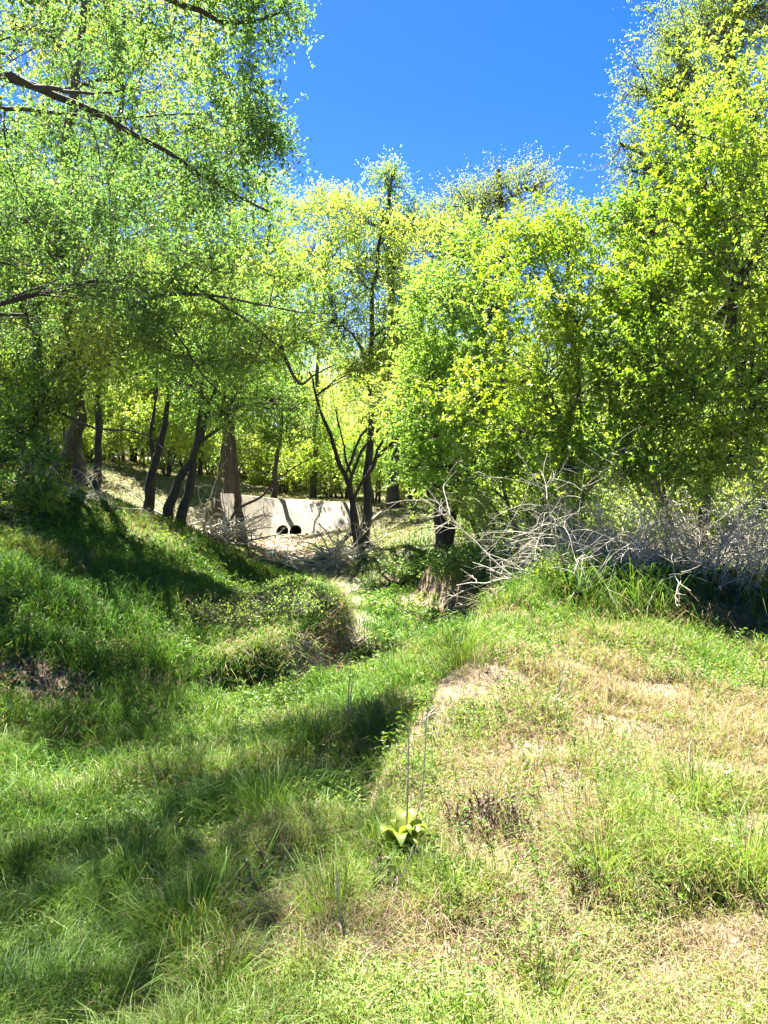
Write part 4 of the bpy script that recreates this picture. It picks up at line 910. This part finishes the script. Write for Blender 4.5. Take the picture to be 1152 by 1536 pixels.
# ------------------------------------------------------------------ grass tussocks, weeds and stalks one could point to
def tussock(px, py, label, h, n, rad, tint, seed, lean=.8, w=.0038):
    g = np.random.default_rng(seed); c = G(px, py); r = np.abs(g.normal(0, rad, n)); a = g.uniform(0, 6.28, n)
    x, y = c[0] + r * np.cos(a), c[1] + r * np.sin(a)
    base = np.array([c[0], c[1], float(H(c[0], c[1]))])
    p = np.stack([x, y, H(x, y)], 1) - base
    mb = MB(); blades(mb, g, p, h * g.uniform(.5, 1.15, n), w * g.uniform(.6, 1.3, n), np.clip(g.normal(tint[0], tint[1], n), 0, 1), np.clip(g.gamma(2.2, lean * .45, n), 0, 1.7), a + g.normal(0, .5, n))
    o = mb.build('grass_tussock', M['grass']); o.location = tuple(base); tag(o, label, 'grass tussock', 'grass tussocks standing above the turf')
for k, (px, py, lab, h, n, rad, t) in enumerate((
    (285, 1425, 'large arching tussock with straw tips at the lit lower left', .30, 420, .13, (.42, .17)),
    (400, 1240, 'bright green tussock at the shade edge in the middle of the gully', .34, 420, .14, (.40, .10)),
    (500, 1395, 'small green tussock below the broad leaved weed toward the bottom', .24, 220, .07, (.42, .12)),
    (330, 1500, 'low fresh green tussock at the bottom edge left of centre', .20, 200, .07, (.40, .12)),
    (470, 1130, 'dark green tussock in the shaded gully bend', .36, 420, .18, (.26, .10)),
    (1040, 1215, 'pale tussock with a dark hollow on the burnt right mound', .26, 300, .10, (.56, .12)),
    (900, 1330, 'upright green tussock on the right among straw', .26, 240, .08, (.46, .12)),
    (1120, 1330, 'green tussock at the right edge beside the bare dirt patch', .30, 260, .08, (.50, .12)),
    (830, 1520, 'yellow green tussock at the bottom edge right of centre', .18, 200, .08, (.52, .12)),
    (60, 1260, 'blue green tussock in the deep shade at left', .34, 380, .16, (.2, .08)),
    (690, 1000, 'grey green tussock on the crest where the mound drops to the gully', .4, 300, .14, (.42, .16)),
    )): tussock(px, py, lab, h, n, rad, t, 600 + k)

def broad_weed(px, py, label, n, L, seed, name='broadleaf_weed', mat='weed', up=.75, w=.34, stemh=0.0):
    g = np.random.default_rng(seed); c = G(px, py); root = empty(name, (c[0], c[1], float(H(c[0], c[1]))), label, 'weed')
    mb = MB()
    for k in range(n):
        a = k * 2.4 + g.uniform(-.3, .3); l = L * g.uniform(.6, 1.1); e = up * g.uniform(.6, 1.3)
        d = np.array([math.cos(a), math.sin(a), 0]); s = np.array([-d[1], d[0], 0]); K = 7; rows = []
        for j in range(K):
            t = j / (K - 1); q = d * l * (t * .85) + np.array([0, 0, stemh * k / n + l * (e * t - .75 * e * t ** 2.6)])
            ww = l * w * math.sin(math.pi * min(1, t * .93 + .07)) ** .8 * .5 + .002
            wave = .12 * ww * math.sin(j * 2.1 + k)
            rows += [q - s * ww + np.array([0, 0, ww * .35 + wave]), q, q + s * ww + np.array([0, 0, ww * .35 - wave])]
        v = np.array(rows); f = []
        for j in range(K - 1):
            for m in (0, 1): f.append((j * 3 + m, j * 3 + m + 1, j * 3 + m + 4, j * 3 + m + 3))
        lm = MB(); lm.add(v, f, 0, np.clip(g.normal(.85, .12), 0, 1), True); lm.build('leaf', M[mat], root)
broad_weed(600, 1290, 'broad leaved yellow green weed below the two tall dry stalks', 20, .15, 701, up=1.5, w=.40, stemh=.11)
broad_weed(352, 1392, 'small pale broad leaved weed right of the arching tussock', 9, .12, 702, up=.9)
broad_weed(520, 1360, 'small dark green weed under the thin brown stalk', 8, .12, 703, mat='leaf_green')
broad_weed(255, 1465, 'bluish broad leaved weed at the foot of the arching tussock', 7, .11, 704, mat='leaf_green', up=.6)
broad_weed(195, 1515, 'pale rosette weed at the bottom left corner', 8, .11, 705, up=.7)
broad_weed(880, 1270, 'small rosette weed in the straw on the right', 8, .09, 706, up=.6)

def stalk(pts, r, label, seed, twigs=0, mat='stalk'):
    g = np.random.default_rng(seed); b = G(*pts[0][:2]); Y = b[1]
    p = [np.array([b[0], b[1], float(H(b[0], b[1])) - .02])] + [P(px, py, Y + dy) for px, py, dy in [q if len(q) == 3 else (*q, 0) for q in pts[1:]]]
    base = p[0].copy(); s = spline(np.array(p) - base, 12); mb = MB(); tubes(mb, s[None], np.linspace(r, r * .45, 12)[None], 6, 0, .5)
    if twigs:
        i = g.integers(3, 12, twigs); c = grow(g, s[i], unit(g.normal(0, 1, (twigs, 3))) + np.array([0, 0, .9]), g.uniform(.04, .16, twigs), 5, .15, 0); tubes(mb, c, np.full((twigs, 5), r * .4), 4, 0, .5)
    o = mb.build('dry_stalk', M[mat]); o.location = tuple(base); tag(o, label, 'stalk', 'dry stalks left standing from last year')
stalk([(608,1290),(610,1240),(612,1170),(613,1090)], .006, 'straight tall pale dry stalk rising from the broad leaved weed', 801)
stalk([(618,1285),(624,1230),(634,1180),(641,1060)], .0045, 'thinner bent dry stalk right of the straight one', 802)
stalk([(514,1432),(511,1390),(507,1340),(505,1300)], .005, 'short brown dry stalk left of the broad leaved weed', 803)
stalk([(1045,1215),(1035,1150),(1040,1100)], .003, 'fine dry stem on the burnt mound by the pale tussock', 804, 2)
stalk([(835,1075),(838,1030),(848,1005)], .005, 'forked grey twig standing on the crest of the mound', 805, 5, 'dead')
stalk([(640,1110),(638,1080),(655,1060)], .006, 'short grey twig at the rim of the mound above the gully', 806, 4, 'dead')
def seedhead_weed(px, py, label, h, n, seed):
    """dead brown branching weed with bunched seed heads"""
    g = np.random.default_rng(seed); c = G(px, py); base = np.array([c[0], c[1], float(H(c[0], c[1]))]); root = empty('dead_weed', base, label, 'weed')
    a = grow(g, g.normal(0, .02, (n, 3)) * np.array([1, 1, 0]), np.stack([g.normal(0, .45, n), g.normal(0, .45, n), np.ones(n)], 1), h * g.uniform(.6, 1.1, n), 7, .12, 0)
    mb = MB(); tubes(mb, a, np.full((n, 1), .0028) * np.linspace(1, .5, 7), 4, 0, .4)
    i = np.repeat(np.arange(n), 5); k = g.integers(3, 7, len(i)); c2 = grow(g, a[i, k], g.normal(0, .6, (len(i), 3)) + np.array([0, 0, .8]), g.uniform(.03, .09, len(i)), 4, .15, 0)
    tubes(mb, c2, np.full((len(i), 4), .0016), 3, 0, .4); mb.build('stem', M['dead_brown'], root)
    for q in range(n):
        sm = MB(); m = 9; b = a[q, -1] + g.normal(0, .003, (m, 3)) - np.array([0, 0, .012]) * np.arange(m)[:, None] / m
        leaves(sm, g, b, g.normal(0, 1, b.shape) + np.array([0, 0, .6]), g.uniform(.010, .022, m), 0, g.uniform(0, .8, m), .7); sm.build('seed_head', M['litter'], root)
seedhead_weed(735, 1262, 'dead brown weed with bunched seed heads right of the broad leaved weed', .22, 16, 901)
seedhead_weed(775, 1268, 'second dead brown seeded weed, right beside the bunched one', .20, 12, 902)
seedhead_weed(568, 1370, 'single dark dead weed below the broad leaved weed', .22, 7, 903)
seedhead_weed(410, 1372, 'grey dead weed right of the arching tussock', .24, 9, 904)
seedhead_weed(890, 1345, 'grey dead weed in the grass at lower right', .16, 9, 905)
seedhead_weed(685, 1255, 'low dead weed just left of the bunched seed heads', .15, 9, 906)

def stone(px, py, r, label, seed, sq=.5, mat='dead_pale'):
    g = np.random.default_rng(seed); c = G(px, py); nu, nv = 14, 9
    u, v = np.meshgrid(np.arange(nu) / nu * 2 * math.pi, np.linspace(.02, math.pi - .02, nv)); d = np.stack([np.sin(v) * np.cos(u), np.sin(v) * np.sin(u), np.cos(v)], -1)
    rr = r * (1 + .35 * (np.sin(d[..., 0] * 3 + seed) * np.cos(d[..., 1] * 4 + seed * 2) + .5 * np.sin(d[..., 2] * 6 + seed)))
    p = d * rr[..., None] * np.array([1.2, .9, sq]); idx = np.arange(nu * nv).reshape(nv, nu)
    f = np.stack([idx[:-1], np.roll(idx[:-1], -1, 1), np.roll(idx[1:], -1, 1), idx[1:]], -1).reshape(-1, 4)[:, ::-1]
    mb = MB(); mb.add(p, f, 0, .5, False); o = mb.build('stone', M[mat]); o.location = (c[0], c[1], float(H(c[0], c[1])) + r * .1); tag(o, label, 'stone')
stone(1055, 1118, .045, 'small white stone on the burnt right mound', 1)
stone(1100, 1170, .06, 'grey stone by the bare soil at the right edge', 2)
stone(150, 912, .10, 'rounded grey stone on the shaded left bank', 3, .5, 'dead_brown')
stone(408, 832, .16, 'dark lump of stone in the creek bed before the culvert', 4)
stone(1085, 1268, .05, 'flat tan stone on the bare dirt patch at right', 5, .3)
